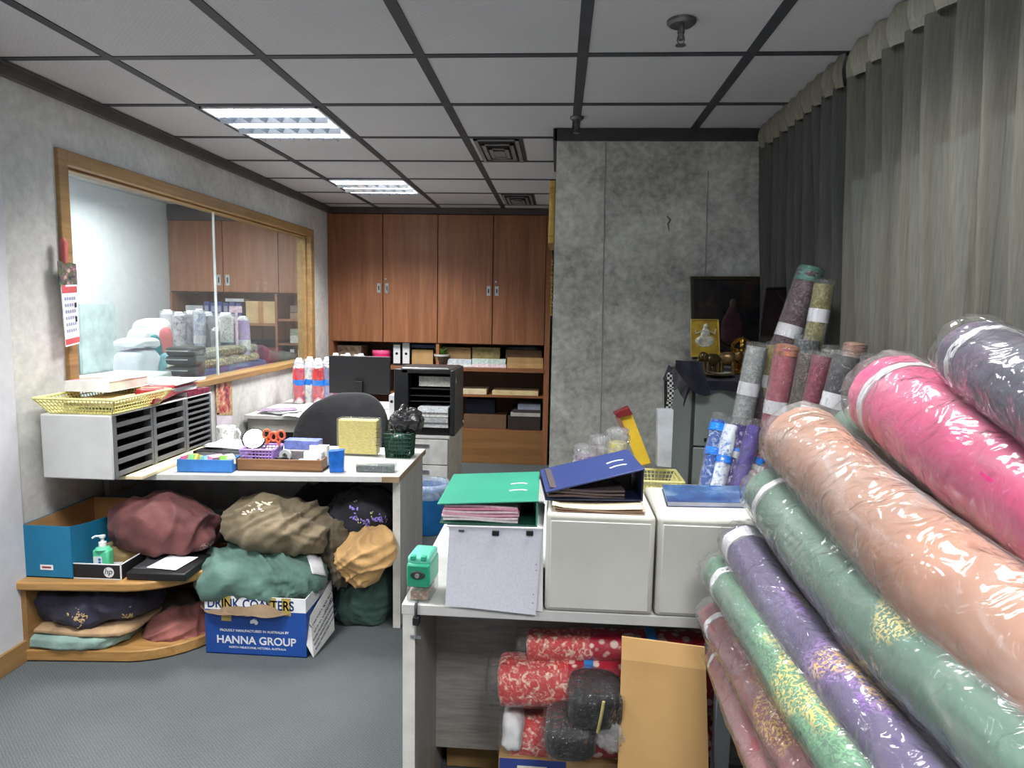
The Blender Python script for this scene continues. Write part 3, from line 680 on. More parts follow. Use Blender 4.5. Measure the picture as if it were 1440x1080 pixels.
m = MB(); m.blob(P(572, 592, y=3.4), (.085, .05, .06), 2.1, 40, 26, .02, 20, 11, .018, (1, .2, 1), 40)
m.out('plastic_bag', plain((44, 44, 46), .25, 0, .4, 30, .6), None, 'crumpled black bag stuffed on top of the green wire basket', 'bag', smooth=180)
t = T('glasses_case', 'flat grey see-through case lying at the desk front edge', 'case', (-.825, 3.03, ZD), R(3))
MB().box(-.095, .09, -.028, .028, .001, .036).out('case_shell', wrap((170, 185, 185), .25, .5, 12), t, bevel=.004); MB().box(-.09, .08, -.022, .022, .003, .03).out('grey_content', print_cloth((70, 76, 76), (120, 124, 122), 90, .2, .4), t)
# ---- curved corner shelf
OAK = wood((138, 102, 56), (184, 142, 88), .4, 'X', 1.3)
sh = T('corner_shelf', 'low oak corner shelf with rounded front against the left wall', 'shelf', (-1.9, 2.8, 0))
poly = [(-2.2, 3.06), (-2.2, 2.515), (-1.80, 2.545)]+[(-1.80+.34*math.sin(a), 2.885-.34*math.cos(a)) for a in [i*PI/2/10 for i in range(1, 11)]]+[(-1.46, 3.06)]
MB().prism(poly, .312, .35).out('top_board', OAK, sh, W=True, bevel=.008, seg=3)
pb = [(x*.99-.022, y+.012) if x > -2.1 else (x, y+.012) for x, y in poly]
MB().prism(pb, 0.004, .05).out('bottom_board', OAK, sh, W=True, bevel=.004)
MB().box(-2.2, -2.165, 2.535, 3.04, .05, .312).out('side_panel', wood((120, 88, 50), (150, 114, 70), .5, 'Y'), sh, W=True)
MB().box(-2.165, -1.48, 3.03, 3.05, .05, .312).out('back_panel', OAK, sh, W=True)
# blue open carton
t = T('cardboard_box', 'open teal-blue cardboard box on the corner shelf against the wall', 'box', (-2.09, 2.78, .351))
BLU = plain((26, 112, 150), .5, 0, .08, 5)
o = MB(); q = Vector((-2.09, 2.78, .351))
bx0, bx1, by0, by1, H = -.105, .105, -.21, .225, .222
o.box(bx0, bx1, by0, by0+.004, 0, H).box(bx0, bx0+.004, by0+.004, by1, 0, H).box(bx0, bx1, by1-.004, by1, 0, H)
o.prism([(by0+.004, 0), (by1-.004, 0), (by1-.004, H*1.02), (by1-.13, H*.96), (by1-.145, H*.84), (by0+.1, H*.93), (by0+.004, H)], bx1-.004, bx1, Matrix(((0, 0, 1, 0), (1, 0, 0, 0), (0, 1, 0, 0), (0, 0, 0, 1)))).box(bx0, bx1, by0, by1, 0, .004)
o.out('carton', BLU, t)
i = MB(); e = .0046; i.box(bx0+e, bx1-e, by0+e, by0+e+.001, .005, H-.002).box(bx0+e, bx0+e+.001, by0+e, by1-e, .005, H-.002).box(bx1-e-.001, bx1-e, by0+e, by1-e, .005, H*.83).box(bx0+e, bx1-e, by1-e-.001, by1-e, .005, H-.002).box(bx0+e, bx1-e, by0+e, by1-e, .0045, .006)
i.out('brown_inside', CARD, t)
lb = TR((-.005, by0-.0008, .045), (R(90), 0, 0)); MB().box(-.028, .028, -.011, .011, 0, .0006, lb).out('label_sticker', plain((226, 228, 230), .6), t); MB().box(-.02, .02, -.004, .004, .0007, .001, lb).out('label_print', plain((150, 60, 60), .6), t)
# black tray box with logo
t = T('shallow_box', 'shallow black open box with white edges and a round logo, holding the sanitizer', 'box', (-1.895, 2.72, .351), R(1))
w0, w1, d0, d1, hh = -.122, .112, -.142, .145, .062
open_box(MB(), w0, w1, d0, d1, 0, hh, .005).out('box', BLK, t)
e = MB(); zz = hh
e.box(w0, w1, d0, d0+.005, zz, zz+.003).box(w0, w0+.005, d0, d1, zz, zz+.003).box(w1-.005, w1, d0, d1, zz, zz+.003)
e.box(w0-.001, w0+.003, d0-.001, d0+.003, 0, zz).box(w1-.004, w1+.001, d0-.001, d0+.003, 0, zz).box(w0, w1, d0-.001, d0, 0, .004).out('white_edge', PAPER, t)
MB().box(w0+.006, w1-.006, d0+.006, d1-.006, .0055, .008).box(w0+.006, w0+.008, d0+.006, d1-.006, .008, hh-.002).out('brown_inside', CARD, t)
ML = TR((.06, d0-.0006, .031), (R(90), 0, 0)); MB().lathe([(.0005, 0), (.022, 0), (.022, .0008), (.0005, .0008)], seg=32, M=ML).out('logo_disc', PAPER, t)
MB().text('hp', .034, ML @ Matrix.Translation((0, .003, .001)) @ Matrix(((1, .25, 0, 0), (0, 1, 0, 0), (0, 0, 1, 0), (0, 0, 0, 1)))).out('logo_letters', BLK, t)
m = MB(); paper(m, -1.92, 2.68, .361, .1, .14, .2); m.out('paper_slip', PAPER, None, 'white slip of paper under the green sanitizer bottle', 'paper')
t = T('sanitizer_bottle', 'green hand sanitizer bottle with white pump', 'bottle', (-1.912, 2.66, .363))
MB().prism([(-.036, -.02), (.036, -.02), (.036, .02), (-.036, .02)], 0, .088).out('bottle', plain((96, 208, 160), .15, 0, .04, 9, .6), t, bevel=.009, seg=3)
MB().lathe([(.03, .088), (.026, .096), (.013, .1), (.012, .11)], seg=24).out('shoulder', plain((110, 214, 170), .15), t, smooth=60)
pm = MB(); pm.lathe([(.015, .1), (.015, .118), (.007, .12), (.006, .136), (.012, .138), (.012, .147), (.002, .149)], seg=20).tube([(0, 0, .143), (-.025, -.006, .144), (-.038, -.009, .136)], .0048, 8); pm.out('pump', plain((238, 240, 240), .4), t, smooth=50)
MB().box(-.03, .008, -.0212, -.0204, .012, .06).out('label', plain((228, 236, 240), .5), t); m = MB(); [m.lathe([(.0002, 0), (.006, 0), (.006, .0008)], seg=14, M=TR((-.002, -.0212, .02+.014*k), (R(90), 0, 0))) for k in range(3)]; m.out('blue_spots', plain((70, 110, 190), .5), t)
t = T('document_case', 'flat black case with a white paper on top, right of the logo box', 'case', (-1.64, 2.70, .351), R(2))
MB().box(-.125, .125, -.115, .12, 0, .034).out('case', plain((24, 24, 27), .45, 0, .2), t, bevel=.006); MB().box(-.12, -.03, -.08, .1, .034, .037).out('grey_flap', plain((58, 58, 64), .6), t)
m = MB(); paper(m, -1.625, 2.695, .3895, .135, .15, R(-6)); m.out('paper_form', plain((238, 240, 248), .7), None, 'white form lying on the flat black case', 'paper')
# ---- the cloth bundles
def bundle(name, label, u, v, y, w, h, dep, mat, seed, cat='fabric bundle', e=2.3, amp=.02, folds=.02, rz=0., tilt=(0, 0), fdir=(1, .3, .2), freq=7., ffreq=22., floor=None, group=None, nu=110, nv=66, shape=None, extra=None, zc=None, ground=None):
    c = P(u, v, y=y); k = y/950
    if ground is not None: zt = c.z+h*k/2; c.z = (zt+ground)/2; h = (zt-ground)/k
    if zc is not None: c.z = zc
    t = T(name, label, cat, (c.x, c.y, max(c.z-h*k/2, 0)), 0, group)
    MB().blob(c, (w*k/2, dep/2, h*k/2), e, nu, nv, amp, freq, seed, folds, fdir, ffreq, rz, tilt, floor, shape).out('cloth', mat, t, W=True, smooth=180)
    if extra: extra(t, c, k)
    return t
from mathutils.bvhtree import BVHTree
CAM0 = Vector((0, 0, CAMZ))
def surface(t):
    """function giving the point and normal of a bundle's cloth along a line of sight"""
    me = t.children[0].data; tree = BVHTree.FromPolygons([v.co+t.location for v in me.vertices], [tuple(p.vertices) for p in me.polygons])
    def hit(u, v):
        d = P(u, v, y=1.)-CAM0; r = tree.ray_cast(CAM0, d.normalized()); return (r[0], r[1]) if r[0] else (None, None)
    return hit
def specks(t, spots, mat, name, r=.01, n=9, seed=0, spread=8, leaf=False):
    """small flat embroidered blossoms lying on the cloth"""
    rnd = random.Random(seed); m = MB(); hit = surface(t)
    for (u, v) in spots:
        for i in range(n):
            p, nn = hit(u+rnd.gauss(0, spread), v+rnd.gauss(0, spread*.8))
            if p is None: continue
            q = nn.to_track_quat('Z', 'Y').to_matrix().to_4x4(); a = rnd.uniform(-1.2, .3) if leaf else rnd.uniform(0, 6.3)
            rr = r*rnd.uniform(.5, 1.1); el = .38 if leaf else rnd.uniform(.35, .7)
            m.M = Matrix.Translation(p) @ q @ Matrix.Rotation(a, 4, 'Z'); m.lathe([(.0003, .0022), (.6, .0016), (1., .0002), (1., -.001)], seg=9, M=Matrix.Diagonal((rr, rr*el, 1, 1)), cap=True)
    m.M = Matrix.Identity(4)
    m.out(name, mat, t, W=True, smooth=180)
MAR = fabric((106, 64, 64), .25, (214, 170, 170), 6, .72, 60)
bundle('fabric_bundle', 'dusty maroon cloth bundle heaped above the black box on the shelf', 232, 738, 2.86, 150, 80, .33, MAR, 3, rz=.1, tilt=(0, .12), folds=.034, e=2.1, floor=.40, group='cloth bundles under the desk')
def white_label(t):
    hit = surface(t); last = [None]
    def f(a, b):
        p, n = hit(430+a*20+b*8, 776+b*31+a*4)
        if p is None: p = last[0]
        else: p = p+n*.004
        last[0] = p; return p
    MB().grid(f, 8, 8, .0015).out('white_label', PAPER, t, W=True, smooth=180)
TEALC = fabric((88, 118, 109), .2)
bundle('fabric_bundle', 'grey-green cloth seen behind the maroon bundle', 292, 752, 3.2, 70, 60, .3, fabric((120, 140, 138), .15), 8, e=2.6, floor=.36, group='cloth bundles under the desk')
bundle('fabric_bundle', 'crumpled mustard yellow cloth in the corner above the blue box', 152, 698, 3.2, 50, 46, .2, fabric((150, 136, 44), .25), 9, amp=.03, folds=.025, floor=.56, group='cloth bundles under the desk')
bundle('fabric_bundle', 'folded khaki cloth lying under the maroon bundle', 200, 772, 2.9, 130, 34, .3, fabric((142, 122, 84), .2), 12, e=3, floor=.351, group='cloth bundles under the desk')
BRN = fabric((118, 106, 84), .22)
bundle('fabric_bundle', 'olive-brown cloth bundle with white leaf embroidery on top of the teal one', 393, 740, 2.92, 152, 76, .34, BRN, 21, rz=-.1, tilt=(0, .1), e=2.2, folds=.034, ffreq=30, fdir=(1, .2, -.6), floor=.40, group='cloth bundles under the desk',
       extra=lambda t, c, k: specks(t, [(346, 722), (354, 717), (362, 712), (370, 709), (378, 708), (366, 717)], plain((226, 216, 196), .7), 'leaf_embroidery', .012, 4, 2, 3, True))
bundle('fabric_bundle', 'grey-green quilted cloth bundle with a white label on the blue carton', 368, 806, 2.84, 196, 80, .36, TEALC, 31, e=2.3, folds=.03, amp=.018, ffreq=24, fdir=(1, .1, .5), floor=.232, group='cloth bundles under the desk',
       extra=lambda t, c, k: white_label(t))
bundle('fabric_bundle', 'brown cloth stuffed in the carton below the grey-green bundle', 372, 850, 2.84, 156, 56, .42, fabric((124, 104, 82), .2), 33, e=2.6, folds=.016, floor=.195, group='cloth bundles under the desk')
bundle('fabric_bundle', 'dark taupe gathered cloth hanging beside the olive-brown bundle', 478, 778, 2.98, 44, 96, .2, fabric((92, 82, 66), .25), 41, folds=.03, ffreq=50, fdir=(1, 0, .2), group='cloth bundles under the desk')
bundle('fabric_bundle', 'black cloth bundle with purple flowers in the corner under the desk top', 512, 722, 3.16, 92, 66, .4, fabric((34, 34, 40), .4), 51, folds=.025, group='cloth bundles under the desk',
       extra=lambda t, c, k: ([specks(t, q, plain((140, 126, 206), .7), 'purple_flower_spray', .009, 8, 5, 3.2) for q in ([(496, 716), (499, 727)], [(512, 734), (517, 736)], [(528, 733), (534, 728), (540, 731)])], specks(t, [(523, 723), (500, 707), (506, 733)], plain((196, 196, 150), .7), 'pale_petals', .007, 4, 6, 2.5)))
bundle('fabric_bundle', 'black cloth heap at the back under the desk', 470, 706, 3.32, 120, 60, .2, fabric((40, 40, 46), .3), 52, group='cloth bundles under the desk')
bundle('fabric_bundle', 'tan cotton cloth bundle wedged by the desk end panel', 516, 780, 2.95, 84, 62, .22, fabric((196, 156, 104), .18), 61, rz=.2, tilt=(0, -.5), folds=.03, e=2.6, amp=.012, ffreq=34, fdir=(1, 0, .8), group='cloth bundles under the desk')
bundle('fabric_bundle', 'dark green cloth sack standing on the carpet under the tan bundle', 514, 832, 3.1, 84, 108, .28, fabric((62, 86, 78), .25), 71, e=2.4, folds=.022, ffreq=44, fdir=(1, .2, .05), floor=.004, group='cloth bundles under the desk')
# folded cloth inside the corner shelf
GOLD = (176, 150, 110)
bundle('folded_fabric', 'dark navy folded fabric with gold flower embroidery in the corner shelf', 142, 864, 2.75, 172, 48, .34, fabric((52, 50, 66), .3), 81, e=3.4, folds=.024, fdir=(1, .1, 1), floor=.128, zc=.195, group='fabrics in the corner shelf',
       extra=lambda t, c, k: [specks(t, [q], plain(GOLD, .6), 'gold_flower', .008, 34, 8, 6) for q in ((111, 868), (182, 868))])
bundle('folded_fabric', 'beige and rust folded fabric edge under the navy one', 134, 889, 2.74, 182, 11, .37, fabric((168, 140, 108), .25), 82, e=4, amp=.008, folds=.012, zc=.116, group='fabrics in the corner shelf')
bundle('folded_fabric', 'pale sea-green folded fabric at the bottom of the corner shelf', 116, 902, 2.73, 188, 22, .38, fabric((126, 150, 142), .2), 83, e=4, amp=.01, folds=.016, fdir=(1, 0, .4), floor=.0515, zc=.077, group='fabrics in the corner shelf')
bundle('folded_fabric', 'reddish brown crumpled fabric at the right end of the corner shelf', 256, 880, 2.80, 84, 52, .26, fabric((146, 92, 86), .25), 84, e=2.4, folds=.03, floor=.0515, group='fabrics in the corner shelf')
bundle('folded_fabric', 'dark olive fabric above the reddish brown one in the corner shelf', 250, 850, 2.92, 84, 40, .22, fabric((74, 70, 58), .25), 85, e=2.4, folds=.02, group='fabrics in the corner shelf')
# ---- blue and white carton with printing
t = T('printed_carton', 'blue and white printed carton on the carpet, fabric spilling from its top', 'box', (-1.25, 2.84, 0))
NAVY = plain((32, 72, 146), .4, 0, .12, 4); WHT = plain((220, 222, 226), .45, 0, .05)
X0, X1, Y0, Y1 = -1.478, -1.035, 2.672, 3.02
b = MB(); b.box(X0, X1, Y0, Y0+.004, .002, .2).box(X0, X0+.004, Y0+.004, Y1, .002, .2).box(X1-.004, X1, Y0+.004, Y1, .002, .2).box(X0, X1, Y1-.004, Y1, .002, .2).box(X0, X1, Y0, Y1, .001, .005)
b.out('carton', NAVY, t, W=True)
w = MB(); w.box(X0, X1, Y0, Y0+.004, .2, .262).box(X0, X0+.004, Y0+.004, Y1, .2, .262).box(X1-.004, X1, Y0+.004, Y1, .2, .262).box(X0, X1, Y1-.004, Y1, .2, .262); w.out('white_band', WHT, t, W=True)
# side flap with lettering, folded out at the right
f0 = [Vector((X1+.001, Y0+.0, .06)), Vector((X1+.03, Y0+.0, .004)), Vector((X1+.055, Y0+.20, .03)), Vector((X1+.03, Y0+.24, .25)), Vector((X1+.004, Y0+.04, .17))]
f1 = [p+Vector((-.003, .0015, 0)) for p in f0]
MB().hexa(f1, f0).out('side_flap', plain((206, 206, 204), .5), t, W=True)
m = MB(); tx = (f0[3]-f0[4]).normalized(); dn = (f0[1]-f0[0]).normalized(); nn = tx.cross(-dn).normalized()
def onflap(p, k): 
    x = tx; y = (-dn-x*(-dn).dot(x)).normalized(); z = x.cross(y); Mx = Matrix((x, y, z)).transposed().to_4x4(); Mx.translation = p+z*k; return Mx
mid = (f0[4]+f0[3]+f0[0]+f0[2])/4
m.text('PREMIUM QUALITY', .026, onflap(mid+Vector((-.004, .01, .04)), .004), bold=True).text('DRINK COASTERS', .024, onflap(mid+Vector((.002, .01, .008)), .005), bold=True)
m.out('flap_lettering', plain((60, 70, 96), .5), t, W=True)
m = MB()
for k in range(3): m.text('PROUDLY MANUFACTURED IN AUSTRALIA', .011, onflap(mid+Vector((.008+.005*k, .0+.0*k, -.022-.02*k)), .006))
m.out('flap_small_print', plain((70, 76, 96), .5), t, W=True)
FT = lambda x, z: TR((x, Y0-.0006, z), (R(90), 0, 0))
m = MB(); m.text('DRINK COASTERS', .06, FT((X0+X1)/2-.02, .226), bold=True, sx=.78); m.out('top_lettering', plain((30, 52, 108), .5), t, W=True)
m = MB(); m.text('HANNA GROUP', .048, FT(-1.255, .065), bold=True, sx=1.0).text('PROUDLY MANUFACTURED IN AUSTRALIA BY', .0145, FT(-1.262, .108), bold=True).text('NORTH MELBOURNE, VICTORIA, AUSTRALIA', .0125, FT(-1.25, .033))
m.out('white_lettering', PAPER, t, W=True)
au = [(-20, 2), (-18, 8), (-12, 10), (-8, 14), (-3, 14), (-2, 18), (4, 17), (3, 13), (8, 10), (10, 19), (13, 10), (18, 5), (21, -2), (18, -9), (12, -14), (6, -13), (3, -8), (-2, -5), (-8, -7), (-14, -9), (-19, -7)]
MB().prism([(a*.00085, b_*.00085) for a, b_ in au], 0, .0008, FT(-1.262, .15)).out('map_emblem', PAPER, t, W=True)
TAPE = plain((172, 150, 84), .35, 0, .1)
for q in ((-1.405, -1.362, Y0-.0012, Y0, .15, .262), (-1.20, -1.165, Y0-.0012, Y0, .2, .262), (-1.14, -1.10, Y0-.0012, Y0, .185, .262)): MB().box(*q).out('brown_tape', TAPE, t, W=True)
# ================================================================== back of the room
YC = 6.40
TEAK = wood((110, 66, 42), (152, 100, 66), .42, 'Z', .9, .45)
TEAKX = wood((108, 66, 42), (150, 100, 66), .42, 'X', .9)
TEAKD = plain((72, 42, 28), .5, 0, .15)
STEEL = plain((176, 178, 180), .3, .85, .05)
cx0, cx1 = -2.205, -.075
wc = T('wall_cupboard', 'tall dark teak wall cupboard with four doors along the back wall', 'cupboard', (-1.14, 6.6, 1.15))
MB().box(cx0, cx1, YC+.02, 6.85, 1.152, 2.37).out('carcass', TEAKD, wc, W=True)
for q in ((cx0, cx0+.04), (cx1-.05, cx1)): MB().box(q[0], q[1], YC, YC+.02, 1.15, 2.37).out('stile', TEAK, wc, W=True)
MB().box(cx0, cx1, YC-.01, YC+.02, 2.366, CZ-.003).out('top_fascia', plain((70, 60, 58), .5), wc, W=True)
xs = [P(u, 400, y=YC).x for u in (461, 538.5, 615.5, 693)]+[cx1-.052]
for k in range(4):
    a, b = xs[k]+.004, xs[k+1]-.004
    dr = MB().box(a, b, YC-.002, YC+.018, 1.158, 2.36).out('door', TEAK, wc, W=True, bevel=.002)
    hx = b-.035 if k in (0, 2) else a+.035
    hz = P(540, 405, y=YC).z-(.012 if k > 1 else 0)
    h = MB(); h.box(hx-.017, hx+.017, YC-.005, YC-.002, hz-.045, hz+.045); h.out('handle', STEEL, dr, W=True, bevel=.001)
    MB().box(hx-.006, hx+.006, YC-.0056, YC-.005, hz-.02, hz+.02).out('finger_slot', BLK, dr, W=True)
    if k in (1, 3): MB().cyl((hx-.01, YC-.002, hz+.085), (hx-.01, YC-.012, hz+.085), .009).out('lock', STEEL, dr, W=True, smooth=50)
    if k == 1: m = MB(); m.tube([(hx, YC-.006, hz+.02), (hx+.004, YC-.014, hz-.03)], .0025, 6).box(hx-.004, hx+.012, YC-.017, YC-.012, hz-.055, hz-.028); m.out('key', STEEL, dr, W=True)
su = T('shelf_unit', 'open teak shelf unit with counter under the back wall cupboard', 'shelves', (-1.14, 6.6, 0))
for q in ((cx0, cx0+.04), (cx1-.05, cx1)): MB().box(q[0], q[1], YC, 6.85, 0, 1.149).out('side_panel', TEAK, su, W=True)
CT = P(700, 518, y=YC).z
MB().box(cx0+.04, cx1-.05, YC-.012, 6.84, CT-.035, CT).out('counter', TEAKX, su, W=True, bevel=.002)
MB().box(cx0+.04, cx1-.05, 6.84, 6.86, 0, 1.149).out('back_panel', plain((96, 66, 48), .6), su, W=True)
dvx = P(615, 500, y=YC).x
MB().box(dvx-.016, dvx+.016, YC+.01, 6.84, CT, 1.149).out('divider', TEAK, su, W=True)
SZ = P(700, 556, y=YC+.03).z
MB().box(cx0+.04, cx1-.05, YC+.03, 6.84, SZ-.02, SZ).out('lower_shelf', TEAKX, su, W=True)
BZ = P(700, 606, y=YC+.02).z
MB().box(cx0+.04, cx1-.05, YC+.02, 6.84, BZ-.02, BZ).out('bottom_shelf', TEAKX, su, W=True)
MB().box(cx0+.04, cx1-.05, YC+.005, YC+.02, .0, BZ).out('kick_panel', wood((112, 78, 44), (140, 100, 60), .5, 'X'), su, W=True)
def boxes(name, label, cat, u0, u1, v0, v1, y, dep, mat, group=None, lift=None, zb=None, parts=None, bevel=.002):
    """a boxy article whose front shows at the given place, standing on its shelf"""
    a, b = P(u0, v1, y=y), P(u1, v0, y=y); z0 = a.z if zb is None else zb+.0008
    m = MB().box(a.x, b.x, y, y+dep, z0, max(b.z, z0+.004)); return m.out(name, mat, None, label, cat, group, bevel=bevel)
G1 = 'articles on the back counter'
KR = plain((172, 138, 92), .7, 0, .1); KR2 = plain((132, 104, 68), .7, 0, .12)
boxes('carton', 'small open carton of papers at the left end of the back counter', 'box', 465, 508, 486, 515, YC+.12, .25, plain((178, 160, 140), .7, 0, .3, 30), G1, zb=CT)
t = T('round_tin', 'bright pink round tin on the back counter above the monitor', 'tin', (P(536, 500, y=6.5).x, 6.52, CT+.001))
MB().lathe([(.083, 0), (.088, .004), (.088, .11), (.0005, .112)], seg=36).out('tin_body', plain((222, 40, 110), .3), t, smooth=40); MB().lathe([(.091, .11), (.091, .138), (.088, .142), (.001, .143)], seg=36).out('lid', plain((236, 90, 140), .3), t, smooth=40)
for k, (u0, u1, mt, lb) in enumerate(((552, 564, BLK, 'black lever arch file beside the pink tin on the back counter'), (565, 577, plain((40, 40, 48), .5), 'lever arch file with white spine and black finger hole'))):
    t = T('lever_arch_file', lb, 'file', (P((u0+u1)/2, 510, y=YC+.06).x, YC+.06, CT+.001), 0, G1)
    w = (u1-u0)*6.46/950
    MB().box(-w/2, w/2, 0, .27, 0, .25 if k else .24).out('cover', mt, t, bevel=.003); MB().box(-w/2+.008, w/2-.008, -.0012, 0, .02, .235 if k else .2).out('spine_label', PAPER, t)
    MB().cyl((0, -.003, .115), (0, -.001, .115), .013).out('finger_hole', BLK, t)
boxes('carton', 'tan cardboard box standing right of the lever arch files', 'box', 579, 609, 492, 515, YC+.08, .25, KR, G1, zb=CT)
boxes('folder', 'thin dark blue folder lying on top of the tan box', 'folder', 574, 612, 485, 489, YC+.1, .25, plain((40, 52, 86), .5), G1)
boxes('carton', 'brown carton on paper stack, just right of the shelf divider', 'box', 622, 662, 489, 505, YC+.08, .25, KR2, G1)
boxes('carton', 'greenish brown carton on paper stack, mid right of the back counter', 'box', 664, 703, 489, 505, YC+.08, .25, plain((128, 112, 72), .7, 0, .2, 30), G1)
for i, (u0, u1, v0, v1, c, lb) in enumerate(((622, 663, 505.5, 512, (196, 206, 214), 'white and blue document stack under the brown carton'), (622, 664, 512.5, 518, (226, 228, 230), 'lower white document stack behind the potted plant'),
    (664, 711, 505.5, 512, (196, 214, 208), 'pale green document stack under the greenish carton'), (664, 712, 512.5, 518, (232, 214, 222), 'pink and white document stack at the bottom, mid counter'))):
    boxes('document_stack', lb, 'papers', u0, u1, v0, v1, YC+.05, .28, plain(c, .7, 0, .15, 60), G1, zb=CT if v1 == 518 else None)
boxes('carton', 'flat tan carton at the right end of the back counter, upper of two', 'box', 713, 764, 504, 511, YC+.04, .3, KR, G1)
boxes('carton', 'flat tan carton at the right end of the back counter, lower of two', 'box', 713, 764, 511.6, 518, YC+.04, .3, plain((186, 150, 100), .7), G1, zb=CT)
boxes('carton', 'dark brown carton on top of the flat tan cartons', 'box', 711, 762, 493, 503.5, YC+.1, .25, plain((96, 72, 50), .7), G1)
bundle('plastic_bag', 'dark crumpled plastic on the dark brown carton', 738, 490, YC+.2, 50, 9, .16, plain((60, 66, 62), .4, 0, .4, 40), 91, cat='bag', nu=30, nv=18)
t = T('potted_plant', 'small potted plant in a dark basket pot at the counter edge', 'plant', P(621, 521, y=YC-.0))
t.location = (P(621, 521, y=YC+.06).x, YC+.07, CT+.001)
MB().lathe([(.05, 0), (.058, .01), (.072, .105), (.062, .105), (.055, .09), (.001, .09)], seg=24).out('pot', plain((70, 58, 44), .6, 0, .4, 60), t, smooth=40)
MB().lathe([(.066, .1), (.076, .1), (.076, .118), (.066, .118), (.066, .1)], seg=24, cap=False).out('pot_rim', plain((190, 190, 186), .5), t, smooth=40)
rnd = random.Random(3)
for k in range(16):
    a = rnd.uniform(0, 2*PI); ln = rnd.uniform(.05, .1) if k else .19
    if k == 0: a = PI*1.02
    dx, dy = math.cos(a), math.sin(a)*.6
    def leaf(u, v, dx=dx, dy=dy, ln=ln, k=k):
        w = (.03 if k else .022)*math.sin(PI*min(1, u*.96+.04))**.8*(v-.5); h = .108+(ln*1.0*math.sin(u*2.2) if not k else ln*1.3*u-.04*u*u)
        return (dx*ln*u*(.9)-dy*w*2, dy*ln*u+dx*w*2, h)
    MB().grid(leaf, 8, 3, .001).out('leaf', plain((126, 176, 74) if k % 2 else (150, 190, 90), .5), t, smooth=180)
G2 = 'articles on the lower back shelves'
boxes('document_stack', 'pale paper stack on the lower shelf right of the printer', 'papers', 648, 684, 548, 553, YC+.05, .25, plain((206, 190, 160), .7), G2, zb=SZ)
boxes('document_stack', 'thin cream paper stack at the right of the lower shelf', 'papers', 692, 757, 551, 554, YC+.05, .25, plain((204, 184, 140), .7), G2, zb=SZ)
boxes('carton', 'dark blue carton under the lower shelf beside the printer', 'box', 654, 696, 562, 584, YC+.2, .2, plain((28, 32, 52), .6), G2)
boxes('carton', 'wide brown carton on the bottom back shelf', 'box', 652, 712, 584, 603, YC+.12, .25, plain((100, 74, 54), .7), G2, zb=BZ)
for k, (u0, u1, v0, v1, c, lb) in enumerate(((714, 760, 586, 604, (44, 36, 34), 'dark box file under the folder pile on the bottom back shelf'), (718, 760, 581, 585.5, (170, 168, 164), 'grey folder in the pile on the bottom back shelf'), (722, 761, 576.5, 580.5, (60, 54, 54), 'dark folder second from the top of the pile'), (728, 760, 569, 576, (150, 160, 182), 'pale blue folder topmost on the bottom shelf pile'))):
    boxes('folder', lb, 'folder', u0, u1, v0, v1, YC+.1, .28, plain(c, .6), G2, zb=BZ if k == 0 else None)
# gilt frame edge and garland on the side of the block wall
t = T('gilt_frame', 'gilt picture frame hung on the side of the block wall, seen edge on', 'picture', (-.05, 3.95, 1.9))
GOLDM = plain((196, 160, 84), .25, .7, .15, 30)
fy0, fy1, fz0, fz1 = 3.8, 4.25, 1.86, 2.2
for q in ((fy0, fy1, fz0, fz0+.04), (fy0, fy1, fz1-.04, fz1), (fy0, fy0+.04, fz0+.04, fz1-.04), (fy1-.04, fy1, fz0+.04, fz1-.04)):
    MB().box(-.066, -.031, *q).out('frame_bar', GOLDM, t, W=True, bevel=.004)
MB().box(-.045, -.035, fy0+.04, fy1-.04, fz0+.04, fz1-.04).out('picture', plain((220, 214, 190), .5), t, W=True)
t = T('hanging_garland', 'thin gold garland hanging below the gilt frame', 'garland', (-.045, 4.0, 1.45))
m = MB()
rnd = random.Random(5)
for i in range(14): m.lathe([(.0005, -.012), (.008+.003*rnd.random(), 0), (.0005, .012)], (-.044, 4.0+.004*math.sin(i), 1.47+i*.024), 8)
m.tube([(-.044, 4.0, 1.46), (-.044, 4.0, 1.82)], .0015, 5); m.out('beads', GOLDM, t, W=True, smooth=60)
# ---- side table along the left wall, chair, monitor, printer
tb = T('side_table', 'white-topped side table along the left wall below the window', 'table', (-1.7, 5.1, 0))
MB().box(-2.19, -1.15, 4.56, 5.42, .695, .72).out('table_top', M_LAM, tb, W=True, bevel=.002)
for q in ((-2.19, -2.15), (-1.2, -1.16)): MB().box(q[0], q[1], 4.62, 5.4, 0, .695).out('end_panel', plain((190, 188, 180), .5), tb, W=True)
MB().box(-2.15, -1.2, 4.6, 4.63, .6, .695).out('front_rail', plain((186, 184, 176), .5), tb, W=True); MB().box(-2.15, -1.2, 5.36, 5.38, .05, .695).out('back_panel', plain((112, 100, 84), .6), tb, W=True)
m = MB(); rnd = random.Random(9)
for k in range(9): paper(m, -2.0+rnd.uniform(0, .36), 4.75+rnd.uniform(-.1, .25), .7205+.0022*k, .21, .29, rnd.uniform(-.7, .7), .0012, .004)
m.out('paper_sheets', plain((226, 226, 230), .7), None, 'scattered white sheets on the side table left of the chair', 'papers')
m = MB()
for k in range(3): paper(m, -2.03+.03*k, 4.70, .7425+.002*k, .2, .14, R(10+9*k), .0012)
m.out('brochure', plain((150, 130, 156), .5, 0, .5, 40), None, 'printed brochures on the scattered sheets at the table corner', 'brochure')
t = T('monitor', 'black computer monitor seen from behind on the side table', 'monitor', (-1.52, 5.05, .72))
a, b = P(462, 553, y=5.02), P(548, 502, y=5.02)
MB().box(a.x, b.x, 5.03, 5.055, a.z, b.z).out('back_shell', plain((30, 30, 33), .55, 0, .08), t, W=True, bevel=.006)
